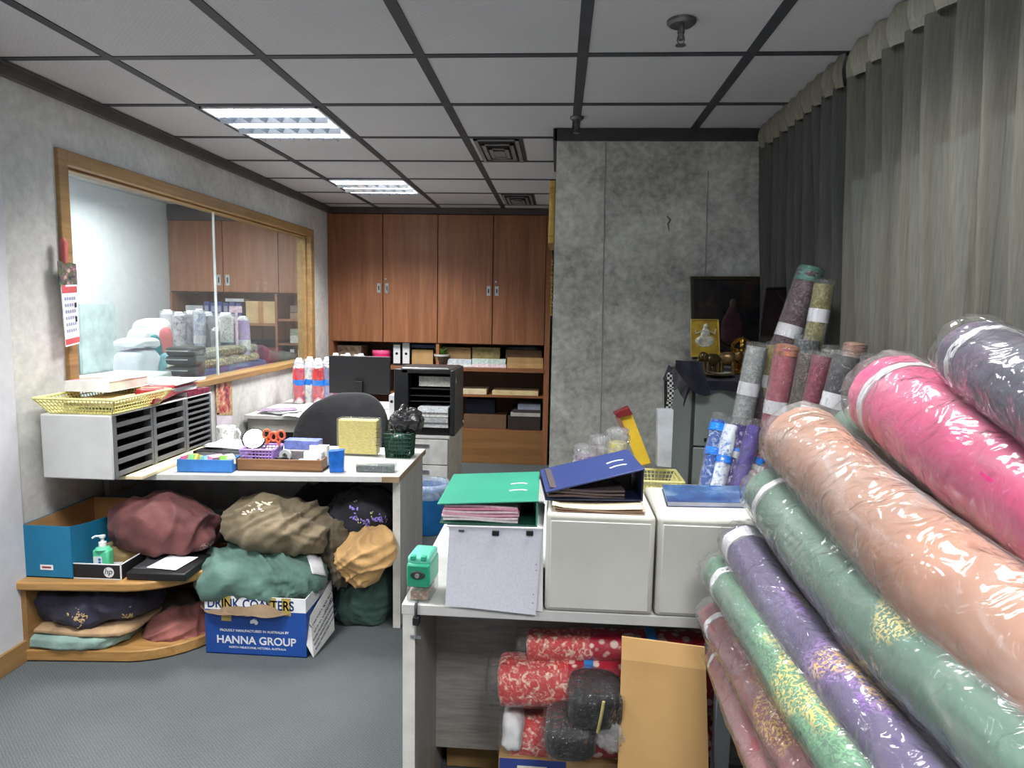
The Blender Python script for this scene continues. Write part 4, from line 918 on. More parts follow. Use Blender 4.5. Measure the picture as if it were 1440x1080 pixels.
MB().box(a.x+.005, b.x-.005, 5.055, 5.06, a.z+.005, b.z-.005).out('screen', plain((12, 12, 14), .1), t, W=True)
MB().box(-1.53, -1.47, 5.0, 5.03, .735, a.z+.1).out('stand', BLK, t, W=True, bevel=.004); MB().box(-1.62, -1.38, 4.94, 5.14, .721, .735).out('base', BLK, t, W=True, bevel=.004)
# chair
t = T('office_chair', 'black office chair turned towards the monitor behind the desk', 'chair', (-1.2, 4.05, 0))
CH = fabric((40, 40, 44), .2)
c = P(487, 603, y=3.98)
MB().blob((c.x-.01, c.y, c.z-.0), (.285, .05, .22), 3.2, 48, 30, .004, 5, 2, .003, rz=0., tilt=(R(-8), 0), shape=lambda p: Vector((p.x*(1.0-.32*max(0, p.z/.22)**1.5)+.03*(p.z/.22), p.y-.07*(p.x/.28)**2, p.z+.012*(p.x/.28)))).out('backrest', CH, t, W=True, smooth=180)
MB().blob((-1.2, 4.25, .47), (.25, .25, .05), 3.5, 40, 20, .003, 5, 3, 0).out('seat', CH, t, W=True, smooth=180)
MB().tube([(-1.22, 4.0, .75), (-1.22, 4.06, .48), (-1.21, 4.2, .43)], .018, 8, flat=.5).out('back_bar', BLK, t, W=True, smooth=60)
MB().cyl((-1.2, 4.25, .09), (-1.2, 4.25, .43), .025).out('column', BLK, t, W=True, smooth=60)
for k in range(5):
    an = k*2*PI/5+.3; e = Vector((-1.2+.27*math.cos(an), 4.25+.27*math.sin(an), .075))
    lg = MB().tube([(-1.2, 4.25, .11), e], [.022, .014], 8).out('leg', BLK, t, W=True, smooth=60)
    MB().lathe([(.001, -.011), (.024, -.011), (.028, 0), (.024, .011), (.001, .011)], seg=16, M=TR((e.x, e.y, .029), (R(90), 0, an))).out('caster', BLK, lg, W=True, smooth=50)
# drawer cabinet with printer, waste bin
t = T('drawer_cabinet', 'light grey drawer cabinet under the black printer', 'cabinet', (-.93, 4.95, 0))
MB().box(-1.12, -.745, 4.62, 5.3, .02, .585).out('carcass', plain((176, 172, 166), .5), t, W=True, bevel=.003); MB().box(-1.13, -.735, 4.6, 5.31, .585, .602).out('top_board', M_LAM, t, W=True, bevel=.002)
MB().box(-1.11, -.755, 4.63, 5.28, .0005, .02).out('plinth', BLK, t, W=True)
for k in range(3): 
    dr = MB().box(-1.115, -.75, 4.603, 4.62, .03+k*.185, .208+k*.185).out('drawer', plain((206, 204, 200), .45), t, W=True, bevel=.002); MB().box(-.98, -.88, 4.592, 4.603, .16+k*.185, .175+k*.185).out('handle', STEEL, dr, W=True)
t = T('printer', 'large black printer with paper trays on the grey drawer cabinet', 'printer', (-.91, 4.85, .603))
DK = plain((34, 35, 38), .4, 0, .1); a = P(553, 610, y=4.6); b = P(640, 521, y=4.6)
px0, px1, pz1 = a.x, b.x, b.z; pz0 = .605
zq = lambda v: P(600, v, y=4.6).z
f = MB(); f.box(px0, px0+.10, 4.62, 5.02, pz0, pz1).out('left_housing', DK, t, W=True, bevel=.006)
MB().box(px1-.035, px1, 4.6, 5.02, pz0, pz1).out('right_housing', DK, t, W=True, bevel=.008); MB().box(px0+.05, px1-.02, 4.62, 5.02, pz1-.03, pz1+.004).out('top_cover', DK, t, W=True, bevel=.006)
MB().box(px0+.08, px1-.03, 4.93, 5.0, pz0, pz1-.02).out('rear_body', plain((22, 22, 26), .5), t, W=True); MB().box(px0+.1, px1-.035, 4.64, 4.94, pz0, zq(601)).out('lower_body', DK, t, W=True)
for v in (548, 558, 566): MB().box(px0+.1, px1-.035, 4.66, 4.94, zq(v)-.004, zq(v)).out('paper_tray', plain((52, 54, 60), .4), t, W=True)
MB().box(P(588, 540, y=4.65).x, P(632, 540, y=4.65).x, 4.68, 4.92, zq(545), zq(531)).out('output_paper', plain((190, 190, 182), .7, 0, .2, 80), t, W=True)
MB().tube([(px0+.06, 4.63, pz1+.004), (px1-.06, 4.63, pz1+.006), (px1-.01, 4.64, pz1-.03), (px1+.0, 4.64, pz1-.09)], .007, 8).out('silver_trim', plain((190, 192, 196), .3, .3), t, W=True, smooth=60)
m = MB(); 
for k, (v0, v1) in enumerate(((601, 594), (593.5, 587), (586, 580), (579.5, 573))): MB().box(P(588, 580, y=4.6).x, P(630, 580, y=4.6).x, 4.6-.012*(k % 2), 4.8, zq(v0), zq(v1)).out('paper_ream', plain([(206, 206, 208), (178, 180, 184), (222, 222, 220), (226, 230, 240)][k], .7, 0, .2, 90), t, W=True)
t = T('lever_arch_file', 'white lever arch file standing between chair and printer', 'file', (P(550, 565, y=4.7).x, 4.7, .721))
a = P(547, 578, y=4.7); b = P(553, 556, y=4.7)
MB().box(a.x, b.x+.01, 4.7, 4.9, .721, b.z).out('cover', PAPER, t, W=True); MB().lathe([(.001, 0), (.011, 0), (.011, .001)], seg=16, M=TR((b.x-.012, 4.7, b.z-.045), (R(90), 0, 0))).out('finger_hole', BLK, t, W=True)
t = T('waste_bin', 'blue plastic waste bin with a clear liner beside the desk end', 'bin', (-.835, 4.36, 0))
MB().lathe([(.10, .001), (.105, .004), (.14, .30), (.146, .302), (.146, .312), (.136, .312), (.10, .01), (.001, .008)], seg=36).out('bin_body', plain((36, 118, 190), .4), t, smooth=40)
MB().lathe([(.147, .25), (.152, .315), (.14, .345), (.125, .335), (.12, .27)], seg=36, cap=False).out('bin_liner', wrap((205, 222, 245), .45, .8, 12), t, smooth=180)
# bundles with blue tape on the side table
CAND = [((214, 60, 70), (60, 60, 130)), ((222, 222, 214), (70, 110, 190)), ((206, 60, 60), (40, 40, 90)), ((150, 140, 170), (60, 80, 150))]
def tied_bundle(x, y, z, h, r, i, label, group, tape=True, colr=None, top=True):
    t = T('cloth_bundle', label, 'cloth bundle', (x, y, z), 0, group)
    a, b = colr or CAND[i % 4]
    MB().sweep([(0, 0, .002), (0, 0, h*.4), (0, 0, h*.8)], r, 20, 1, .006, 10, i+3, ends=False).out('cloth', print_cloth(a, b, 26, .32, .5, .7, 'noise', (232, 232, 232)), t, smooth=60)
    if top: MB().sweep([(0, 0, h*.78), (0, 0, h*.9), (0, 0, h)], lambda q: r*(1.02-.62*q), 20, 1, .008, 14, i, ends=False).out('plastic_top', plain((226, 228, 232), .3, 0, .08, 40, .6), t, smooth=180)
    if tape: MB().sweep([(0, 0, h*.40), (0, 0, h*.45), (0, 0, h*.52)], r*1.06, 20, 1, .003, 10, i+3, ends=False).out('blue_tape', plain((40, 130, 232), .35), t, smooth=60)
    MB().sweep([(0, 0, .001), (0, 0, h*.5), (0, 0, h*.95)], lambda q: r*(1.12-.2*q), 20, 1, .01 if top else .018, 12 if top else 26, i+9, ends=False, crease=0 if top else .02).out('clear_wrap', wrap((236, 238, 244), .12 if top else .22, 1 if top else 1.5, 18), t, smooth=180)
    return t
for i, (u, r) in enumerate(((421, .046), (434, .046), (448, .046), (459, .04))):
    p = P(u, 553, y=5.2); tied_bundle(p.x, 5.2+.03*(i % 2), .7215, .36+.01*(i % 2), r, i, ['red and blue striped cloth bundle nearest the wall, tied with blue tape', 'white cloth bundle tied with blue tape, second from the wall', 'red cloth bundle tied with blue tape, third from the wall', 'blue-grey cloth bundle tied with tape, half behind the monitor'][i], 'tied cloth bundles beside the monitor')
for i, u in enumerate((472, 481, 489, 500, 508)):
    p = P(u, 500, y=5.27); tied_bundle(p.x, 5.27+.02*(i % 2), .7215, .40-.012*(i % 2), .04, i+4, 'plastic-topped cloth bundle mostly hidden behind the monitor, its white top peeking out', 'tied cloth bundles behind the monitor', False)
# ================================================================== counter, cabinet and rolls on the right
k = T('counter', 'long pale-topped counter with grey wood panels, boxes and binders on it', 'counter', (.3, 2.3, 0))
KX0, KX1, KY0, KY1 = -.383, 1.0, 1.64, 2.97
MB().box(KX0, KX1, KY0, KY1, .712, .74).out('counter_top', M_LAM, k, W=True, bevel=.002)
MB().box(KX0+.003, KX0+.034, KY0+.004, KY1-.02, 0, .712).out('side_panel', M_GREYUP, k, W=True, bevel=.001); MB().box(KX0+.0025, KX0+.0345, KY0+.001, KY0+.004, 0, .712).out('front_edge', plain((214, 212, 206), .5), k, W=True)
MB().box(KX1-.034, KX1-.003, KY0+.3, KY1-.02, 0, .712).out('side_panel', M_GREYUP, k, W=True)
MB().box(KX0+.034, KX1-.034, 1.96, 1.98, .13, .712).out('modesty_panel', M_GREYLAM, k, W=True)
# pencil sharpener with clamp
t = T('pencil_sharpener', 'green desk pencil sharpener clamped at the counter corner', 'sharpener', (P(592, 842, z=.741).x+.0, 1.70, .7405), R(-4))
GRN = plain((52, 168, 132), .3, 0, .05); GRL = plain((110, 206, 180), .25, 0, .05)
MB().prism([(-.031, -.05), (.031, -.05), (.031, .05), (-.031, .05)], .04, .104).out('housing', GRN, t, bevel=.007, seg=3)
MB().prism([(-.03, -.045), (.03, -.045), (.03, .045), (-.03, .045)], .098, .122).out('top_cover', GRL, t, bevel=.008, seg=3)
for x in (-.014, .014): MB().box(x-.007, x+.007, -.049, -.035, .112, .124).out('latch', GRN, t, bevel=.002)
MB().box(-.027, .027, -.0515, -.05, .048, .098).out('face_plate', plain((44, 150, 116), .35), t, bevel=.001)
MB().lathe([(.001, 0), (.02, 0), (.018, .004), (.001, .005)], seg=24, M=TR((0, -.0515, .075), (R(90), 0, 0)) @ Matrix.Diagonal((1, .55, 1, 1))).out('pencil_slot', plain((52, 60, 58), .4), t, smooth=40); MB().lathe([(.001, 0), (.006, 0), (.006, .003), (.001, .003)], seg=16, M=TR((0, -.056, .075), (R(90), 0, 0))).out('pencil_hole', plain((170, 176, 176), .3, .6), t)
MB().box(-.03, .03, -.05, .048, .002, .04).out('shavings_drawer', wrap((150, 165, 160), .35, .3, 8), t, bevel=.003); MB().box(-.022, .022, -.04, .04, .004, .026).out('shavings', print_cloth((150, 112, 96), (196, 160, 130), 90), t)
MB().tube([(0, -.052, .006), (0, -.066, .004), (0, -.068, -.03)], .004, 6).out('clamp_arm', plain((60, 60, 62), .4, .6), t, smooth=60); c_ = MB(); c_.box(-.008, .008, -.072, -.05, -.052, -.03).out('clamp_jaw', BLK, t, bevel=.002); MB().cyl((0, -.067, -.085), (0, -.067, -.052), .0035).box(-.014, .014, -.0685, -.0655, -.088, -.08).out('clamp_screw', STEEL, t, smooth=50)
# pile of grey file sheets with a ring binder on top
t = T('file_pile', 'pile of pale violet-grey file sheets at the counter front under the green binder', 'papers', (-.145, 1.75, .7405))
VIO = plain((196, 198, 212), .6, 0, .05, 8)
s = N('speckled_card').set(.65); v = s.coord(); s.col(s.ramp(s.noise(v, 180, 2, .6), [(.3, (182, 183, 194)), (.6, (192, 193, 204))])); MSPK = s.m
bz = P(690, 742, y=1.66).z
MB().box(-.262, -.028, 1.665, 1.93, .741, bz-.004).out('sheet_stack', PAPER, t, W=True)
def leansheet(u0, u1, u2, u3, v0, v1, y0, y1, mat, name, th=.0012, vb=None):
    q = [P(u0, v0, y=y1), P(u1, v0+3, y=y1), P(u2, v1+8, y=y0), P(u3, v1-6, y=y0)]
    return MB().hexa([p+Vector((0, th, 0)) for p in q], q).out(name, mat, t, W=True)
leansheet(631, 764, 763, 640, 741, 852, 1.636, 1.66, PAPER, 'back_sheet')
leansheet(632, 763, 753, 626, 741, 857, 1.627, 1.658, MSPK, 'front_sheet')
m = MB(); q0, q1, q2 = P(628, 741, y=1.656), P(764, 745, y=1.656), Vector((0, .2, .004))
m.hexa([q0, q1, q1+Vector((0, .22, .0)), q0+Vector((0, .22, 0))], [p+Vector((0, 0, .003)) for p in (q0, q1, q1+Vector((0, .22, .0)), q0+Vector((0, .22, 0)))]).out('top_sheet', PAPER, t, W=True)
for u in (697, 745): 
    c = P(u, 749, y=1.652); MB().box(c.x-.009, c.x+.009, c.y-.004, c.y+.001, c.z-.008, c.z+.006).out('binder_clip', BLK, t, W=True, bevel=.002)
c = P(649, 746, y=1.653); MB().box(c.x-.007, c.x+.007, c.y-.003, c.y+.001, c.z-.003, c.z+.002).out('metal_clip', plain((90, 90, 100), .4, .5), t, W=True)
m = MB()
for (u, v) in ((754, 794), (754, 802), (750, 836), (749, 848), (632, 836), (633, 824)):
    f_ = (v-741)/116; c = P(u, v, y=1.658-.031*f_-.0006); m.lathe([(.0002, 0), (.0016, 0)], seg=10, M=TR(c, (R(80), 0, 0)))
m.out('punched_holes', plain((120, 122, 136), .7), t, W=True)
def binder(name, label, loc, rz, w, dd, colr, lift, pages, thick=.07, dark=False, tab=True):
    """lever arch file lying flat, spine to the right (+x), cover rising by `lift` radians"""
    t = T(name, label, 'binder', loc, rz); mc = plain(colr, .4, 0, .06, 5); mi = plain(tuple(int(q*.55) for q in colr), .5)
    MB().box(-w/2, w/2, 0, dd, 0, .004).out('back_cover', mi, t, bevel=.001); MB().box(w/2-.004, w/2, 0, dd, .004, thick).out('spine', mi if dark else mc, t, bevel=.001)
    M0 = Matrix.Translation((w/2-.002, 0, thick)) @ Matrix.Rotation(lift, 4, 'Y')
    MB(M0).box(-w-.004, .004, -.004, dd+.004, 0, .0045).out('front_cover', mc, t, bevel=.0015)
    if tab:
        h = MB(M0); [h.tube([(-.075, dd*f, .0048), (-.06, dd*f+.006, .0052), (-.04, dd*f+.006, .0052), (-.028, dd*f, .0048)], .0045, 6, flat=.3) for f in (.32, .55)]; h.out('rado_slots', plain((220, 226, 226), .3, .3), t, smooth=60)
    for i, (a0, a1, z0, z1, cc) in enumerate(pages): 
        g = MB().grid(lambda u, v: (a0+(a1-a0)*u, .012+(dd-.03)*v, z0+(z1-z0)*(1-u)*.5+.002*math.sin(u*5+i)), 10, 2, .0055*(1 if z1 > z0 else 1)).out('pages', plain(cc, .7, 0, .08, 80), t)
    MB().box(w/2-.055, w/2-.012, dd*.42, dd*.55, .004, thick*.75).out('lever_mechanism', BLK, t, bevel=.003)
    return t
binder('lever_arch_file', 'green lever arch file of pink and white pages on the violet-grey file pile', (-.165, 1.665, bz+.0035), R(1), .25, .30, (56, 146, 120), -.06, [(-.118, .075, .012, .012, (232, 226, 230)), (-.122, .075, .019, .020, (236, 214, 222)), (-.12, .078, .026, .028, (232, 170, 190)), (-.118, .075, .033, .036, (238, 206, 216)), (-.116, .075, .04, .045, (230, 150, 176)), (-.114, .073, .046, .052, (236, 190, 204))], .066)
# two off-white metal boxes
OFFW = plain((196, 195, 186), .4, 0, .06, 4)
for i, (x0, x1, lab) in enumerate(((-.017, .253, 'off-white metal box beside the file pile, carrying the blue binder'), (.259, .53, 'off-white metal box with the blue book on top, half hidden by rolls'))):
    t = T('metal_box', lab, 'box', ((x0+x1)/2, 1.78, .7405), 0, 'off-white metal boxes on the counter')
    MB().box(x0, x1, 1.636, 1.93, .741, .997).out('casing', OFFW, t, W=True, bevel=.012, seg=3); MB().box(x0+.012, x1-.012, 1.6335, 1.637, .752, .978).out('front_plate', plain((200, 200, 193), .4, 0, .05, 4), t, W=True, bevel=.002)
t = T('envelopes', 'brown and cream envelopes sticking out under the blue binder', 'envelopes', (.12, 1.68, .998))
for q, (dx, dz, c) in enumerate(((0, 0, (176, 130, 104)), (-.006, .004, (206, 178, 146)), (-.002, .008, (190, 160, 140)), (-.008, .012, (226, 208, 176)))):
    m = MB(); m.grid(lambda u, v: (.005+dx+.225*u, 1.645+.2*v, .9985+dz+.003*math.sin(u*4+q)+.004*(u < .1)), 10, 3, .0016); m.out('envelope', plain(c, .7), t, W=True)
b = binder('lever_arch_file', 'dark blue lever arch file with raised cover on the first metal box', (.103, 1.69, 1.0155), R(5), .25, .23, (50, 64, 116), -.25, [(-.118, .08, .008, .014, (112, 96, 92)), (-.116, .08, .016, .026, (96, 84, 84)), (-.112, .08, .024, .036, (84, 74, 78))], .082, True)
t = T('book', 'blue glossy book lying on the second metal box', 'book', (.4, 1.75, .998))
q = [P(938, 712, z=.9985), P(1050, 714, z=.9985), P(1050, 690, z=.9985), P(931, 688, z=.9985)]
MB().hexa([p+Vector((.002, .002, .0005)) for p in q], [p+Vector((.002, .002, .012)) for p in q]).out('page_block', plain((186, 190, 206), .6), t, W=True)
MB().hexa(q, [p+Vector((0, 0, .0005)) for p in q]).out('back_cover', plain((60, 80, 150), .4), t, W=True)
s = N('blue_cover').set(.18, 0, .6); v = s.coord(); s.col(s.ramp(s.noise(v, 9, 3), [(.35, (46, 62, 112)), (.55, (62, 92, 136)), (.7, (120, 146, 166))]))
MB().hexa([p+Vector((0, 0, .0121)) for p in q], [p+Vector((0, 0, .0135)) for p in q]).out('front_cover', s.m, t, W=True)
# things at the back of the counter
for i, (u, r, lb) in enumerate(((822, .034, 'clear-wrapped purple cloth bundle standing behind the blue binder, leftmost'), (846, .036, 'clear-wrapped cloth bundle standing behind the blue binder, middle'), (868, .036, 'clear-wrapped yellowish cloth bundle standing behind the blue binder, next to the yellow case'))):
    p = P(u, 640, y=2.5); tied_bundle(p.x, 2.5+.03*(i % 2), .7405, .27+.035*i, r, i, lb, 'tied cloth bundles behind the blue binder', False, [((110, 84, 110), (196, 190, 196)), ((150, 144, 140), (90, 84, 100)), ((190, 180, 110), (150, 146, 130))][i], False)
bk = P(915, 672, z=.7405)
bk = basket('plastic_basket', 'pale yellow plastic basket at the back of the counter by the steel cabinet', .42, 2.82, .7405, .15, .15, .075, .03, YEL, 12, 4)
def leaning(name, label, cat, pts, y, dep, mat, dy=0., parts=None):
    """slab with a quadrilateral front at depth y (front corners given in order), leaning back by dy at the top"""
    q = [P(u, v, y=y) for u, v in pts]
    zt = max(p.z for p in q); zb = min(p.z for p in q); q = [p+Vector((0, dy*(p.z-zb)/(zt-zb), 0)) for p in q]
    return MB().hexa([p+Vector((0, dep, 0)) for p in q], q)
t = T('yellow_case', 'bright yellow folded case with a dark red top, leaning in the yellow basket', 'case', (P(905, 655, y=2.8).x, 2.82, .747))
leaning('', '', '', [(871, 585), (889, 582), (916, 652), (898, 656)], 2.8, .05, None, .02).out('case_body', plain((232, 192, 52), .5, 0, .06), t, W=True, bevel=.004)
leaning('', '', '', [(863, 582), (884, 572), (890, 583), (870, 588)], 2.8, .055, None).out('red_top', plain((122, 30, 36), .5), t, W=True, bevel=.004)
leaning('', '', '', [(866, 588), (872, 586), (884, 616), (878, 612)], 2.805, .045, None).out('brown_side', plain((140, 100, 80), .6), t, W=True)
t = T('carton_strip', 'narrow grey-white carton standing upright in the yellow basket', 'carton', (P(938, 655, y=2.8).x, 2.82, .747))
leaning('', '', '', [(926, 577), (948, 577), (944, 658), (924, 656)], 2.79, .055, None, .01).out('carton', plain((196, 200, 204), .5), t, W=True, bevel=.002)
# ---- steel cabinet with cloth, pictures and figurines
t = T('filing_cabinet', 'grey steel filing cabinet against the mottled wall under the pictures', 'cabinet', (.8, 3.3, 0))
STG = plain((122, 130, 128), .45, .2, .06, 4)
fx0, fx1, fyf, fyb, FZ = .598, 1.0, 3.0, 3.6, 1.205
MB().box(fx0, fx1, fyf+.015, fyb, 0.0005, FZ).out('carcass', STG, t, W=True, bevel=.004)
for i in range(4):
    z0 = .03+i*.293
    dr = MB().box(fx0+.014, fx1-.012, fyf, fyf+.015, z0, z0+.284).out('drawer', plain((140, 148, 145), .4, .2, .05, 4), t, W=True, bevel=.003)
    MB().box(fx0+.06, fx0+.22, fyf-.004, fyf, z0+.02, z0+.035).out('handle', BLK, dr, W=True)
MB().box(fx0, fx0+.013, fyf+.0, fyf+.015, .0005, FZ).out('edge_strip', plain((52, 54, 54), .5), t, W=True)
t = T('table_runner', 'dark navy cloth draped over the steel cabinet top', 'cloth', (.8, 3.3, FZ))
NV = fabric((30, 32, 44), .3)
def cl(u, v):
    x = fx0-.07+u*(fx1-fx0+.06); y = 2.985+v*.6; z = FZ+.006+.003*noise.noise(Vector((u*9, v*9, 3)))
    if v < .12: z -= (.12-v)/.12*.05; y = 2.985+.12*.6-.085+.012*math.sin(u*20)
    if x < fx0-.012: o = fx0-.012-x; z -= o*1.3+.01*math.sin(v*17); x = fx0-.014-o*.45
    return (x, y, z)
MB().grid(cl, 40, 30, .003).out('cloth', NV, t, W=True, smooth=60)
MB().grid(lambda u, v: P(950+u*36+v*14*u, 507+u*2+v*(10+38*math.sin(u*PI*.62)), y=2.945-.012*math.sin(v*4)+.01*math.sin(u*9)), 14, 12, .003).out('hanging_corner', NV, t, W=True, smooth=60)
t = T('hanging_ribbon', 'black and white chequered ribbon hanging at the left side of the cabinet', 'ribbon', P(941, 580, y=3.1))
s = N('chequered').set(.6); v = s.coord(scale=(90, 90, 90)); ck = s.add('ShaderNodeTexChecker', Scale=1.0); s.link(v, ck.inputs['Vector']); ck.inputs[1].default_value = (*lin((16, 16, 18)), 1); ck.inputs[2].default_value = (*lin((206, 206, 204)), 1); s.col(ck.outputs[0])
MB().grid(lambda u, v: P(937+u*8+2*math.sin(v*4), 524+v*58, y=3.06)+Vector((0, .006*math.sin(v*9), 0)), 3, 14, .003).out('chequered_strip', s.m, t, W=True); MB().grid(lambda u, v: P(934+u*4, 535+v*45, y=3.07), 2, 10, .003).out('black_edge', BLK, t, W=True)
def framed(name, label, pts, y, dy, fm, pic, fw=.016, dep=.018, loc=None):
    q = [P(u, v, y=y) for u, v in pts]; zt = max(p.z for p in q); zb = min(p.z for p in q); q = [p+Vector((0, dy*(p.z-zb)/(zt-zb), 0)) for p in q]
    t = T(name, label, 'picture', ((q[2].x+q[3].x)/2, q[3].y, zb))
    o = Vector((0, dep, 0)); c = (q[0]+q[1]+q[2]+q[3])/4
    inn = [p+(c-p).normalized()*fw*1.4 for p in q]
    for i in range(4):
        j = (i+1) % 4; MB().hexa([q[i]+o, q[j]+o, inn[j]+o, inn[i]+o], [q[i], q[j], inn[j], inn[i]]).out('frame_bar', fm, t, W=True, bevel=.0015)
    o1 = Vector((0, dep*.5, 0)); MB().hexa([p+o for p in inn], [p+o1 for p in inn]).out('picture', pic, t, W=True)
    return t, inn, o1
s = N('devotional_print').set(.25, 0, .5); v = s.coord(); 
n = s.noise(v, 7, 4, .6, .5); s.col(s.ramp(n, [(.34, (22, 26, 34)), (.46, (38, 37, 38)), (.55, (52, 40, 36)), (.64, (62, 54, 42))])); PIC1 = s.m
t, inn, o1 = framed('framed_picture', 'large dark framed devotional picture standing on the steel cabinet', [(974, 388), (1083, 388), (1082, 503), (974, 505)], 3.545, .05, plain((62, 54, 36), .4, .3), PIC1)
c = P(1030, 450, y=3.54)
m = MB(); m.blob((c.x, c.y+.006, c.z-.02), (.04, .004, .11), 2, 20, 20, .004, 20, 1, .003, shape=lambda p: Vector((p.x*(1.25-p.z/.11*.6), p.y, p.z))).out('robed_figure', plain((66, 34, 40), .5, 0, .35, 30), t, W=True, smooth=60); MB().blob((c.x, c.y+.006, c.z+.085), (.018, .004, .024), 2, 14, 10, 0, 1, 1, 0).out('figure_head', plain((78, 62, 54), .5), t, W=True, smooth=60)
GP = plain((206, 170, 62), .3, .5, .25, 12)
t, inn, o1 = framed('framed_picture', 'small gold framed picture in front of the large dark picture', [(973, 449), (1013, 449), (1013, 502), (972, 502)], 3.30, .03, plain((214, 186, 96), .3, .6), GP, .004)
c = P(992, 474, y=3.31); m = MB()
m.blob((c.x, c.y+.006, c.z-.02), (.045, .004, .028), 2, 20, 12, .004, 30, 1, .003).blob((c.x, c.y+.006, c.z+.015), (.022, .004, .03), 2, 16, 12, 0, 1, 1, 0).blob((c.x, c.y+.006, c.z+.05), (.012, .004, .016), 2, 12, 8, 0, 1, 1, 0)
for sx in (-1, 1): m.tube([(c.x+sx*.015, c.y+.006, c.z+.03), (c.x+sx*.045, c.y+.006, c.z+.015), (c.x+sx*.05, c.y+.006, c.z+.04)], .004, 6)
m.out('silver_figure', plain((226, 222, 206), .35, .3, .2, 60), t, W=True, smooth=60)
def elephant(x, y, z, s_, rz, mat, label):
    t = T('elephant_figurine', label, 'figurine', (x, y, z), rz, 'small elephant figurines on the cabinet')
    b = MB(); b.blob((0, 0, .05*s_), (.034*s_, .02*s_, .024*s_), 2.2, 24, 16, .001, 60, 1, 0).blob((.038*s_, 0, .062*s_), (.017*s_, .014*s_, .018*s_), 2, 18, 12, 0, 1, 1, 0)
    b.tube([(.05*s_, 0, .06*s_), (.06*s_, 0, .045*s_), (.06*s_, 0, .022*s_), (.067*s_, 0, .012*s_)], [.007*s_, .006*s_, .0045*s_, .003*s_], 8).tube([(-.034*s_, 0, .055*s_), (-.042*s_, 0, .035*s_)], .002*s_, 6)
    b.out('body', mat, t, smooth=180)
    for sx in (-1, 1): MB().blob((.034*s_, sx*.015*s_, .06*s_), (.011*s_, .003*s_, .016*s_), 2, 12, 8, 0, 1, 1, 0).out('ear', mat, t, smooth=180)
    for dx in (-.02, .02):
        for dy in (-.011, .011): MB().cyl((dx*s_, dy*s_, 0), (dx*s_, dy*s_, .042*s_), .0085*s_, .009*s_, 10).out('leg', mat, t, smooth=60)
BRZ = plain((92, 76, 52), .3, .6, .3, 50)
e1 = P(1003, 500, y=3.14); elephant(e1.x, 3.16, FZ+.0135, 1.25, R(200), BRZ, 'dark bronze elephant figurine in front of the small gold picture'); e2 = P(1022, 500, y=3.2); elephant(e2.x, 3.18, FZ+.0135, 1.35, R(-12), plain((120, 96, 60), .3, .6, .3, 50), 'bronze elephant figurine nearer the brass deity statue')
t = T('brass_statue', 'shining brass deity statue beside the elephant figurines', 'statue', (P(1046, 500, y=3.22).x, 3.25, FZ+.012))
BR = plain((196, 152, 62), .22, .85, .3, 60)
m = MB(); m.lathe([(.001, 0), (.05, 0), (.05, .012), (.04, .02), (.044, .03), (.034, .036), (.001, .036)], seg=24).out('base', BR, t, smooth=50)
m = MB(); m.blob((0, 0, .052), (.042, .026, .018), 2, 24, 12, .003, 60, 2, .002).blob((0, 0, .085), (.022, .018, .032), 2, 20, 14, .002, 60, 2, 0).blob((0, -.002, .128), (.014, .013, .017), 2, 16, 12, 0, 1, 1, 0).lathe([(.013, .138), (.015, .145), (.008, .158), (.002, .172)], seg=14)
for sx in (-1, 1): m.tube([(sx*.02, 0, .105), (sx*.036, -.008, .085), (sx*.03, -.02, .068)], .0055, 8).tube([(sx*.02, .004, .108), (sx*.042, .004, .112), (sx*.046, 0, .135)], .005, 8)
m.out('figure', BR, t, smooth=70)
MB().lathe([(.034, -.002), (.05, -.002), (.05, .003), (.034, .003), (.034, -.002)], seg=28, M=TR((0, .02, .115), (R(90), 0, 0)), cap=False).out('halo', BR, t, smooth=40)
t = T('offering_tray', 'thin metal tray with paper lying before the figurines on the navy cloth', 'tray', (P(1012, 503, y=3.06).x, 3.08, FZ+.012))
MB().lathe([(.001, 0), (.06, 0), (.075, .008), (.072, .009), (.058, .003), (.001, .003)], seg=36).out('tray', plain((150, 140, 110), .3, .7), t, smooth=40); m = MB(); paper(m, .01, 0, .009, .09, .05, .3, .001, .006); m.out('paper_slip', plain((150, 150, 130), .6), t)
t, inn, o1 = framed('framed_picture', 'dark glossy framed picture leaning sideways beside the tall maroon roll', [(1089, 403), (1130, 402), (1122, 476), (1068, 474)], 3.08, .12, plain((44, 34, 32), .2), plain((42, 32, 32), .08, 0, .2, 10, .7), .006)
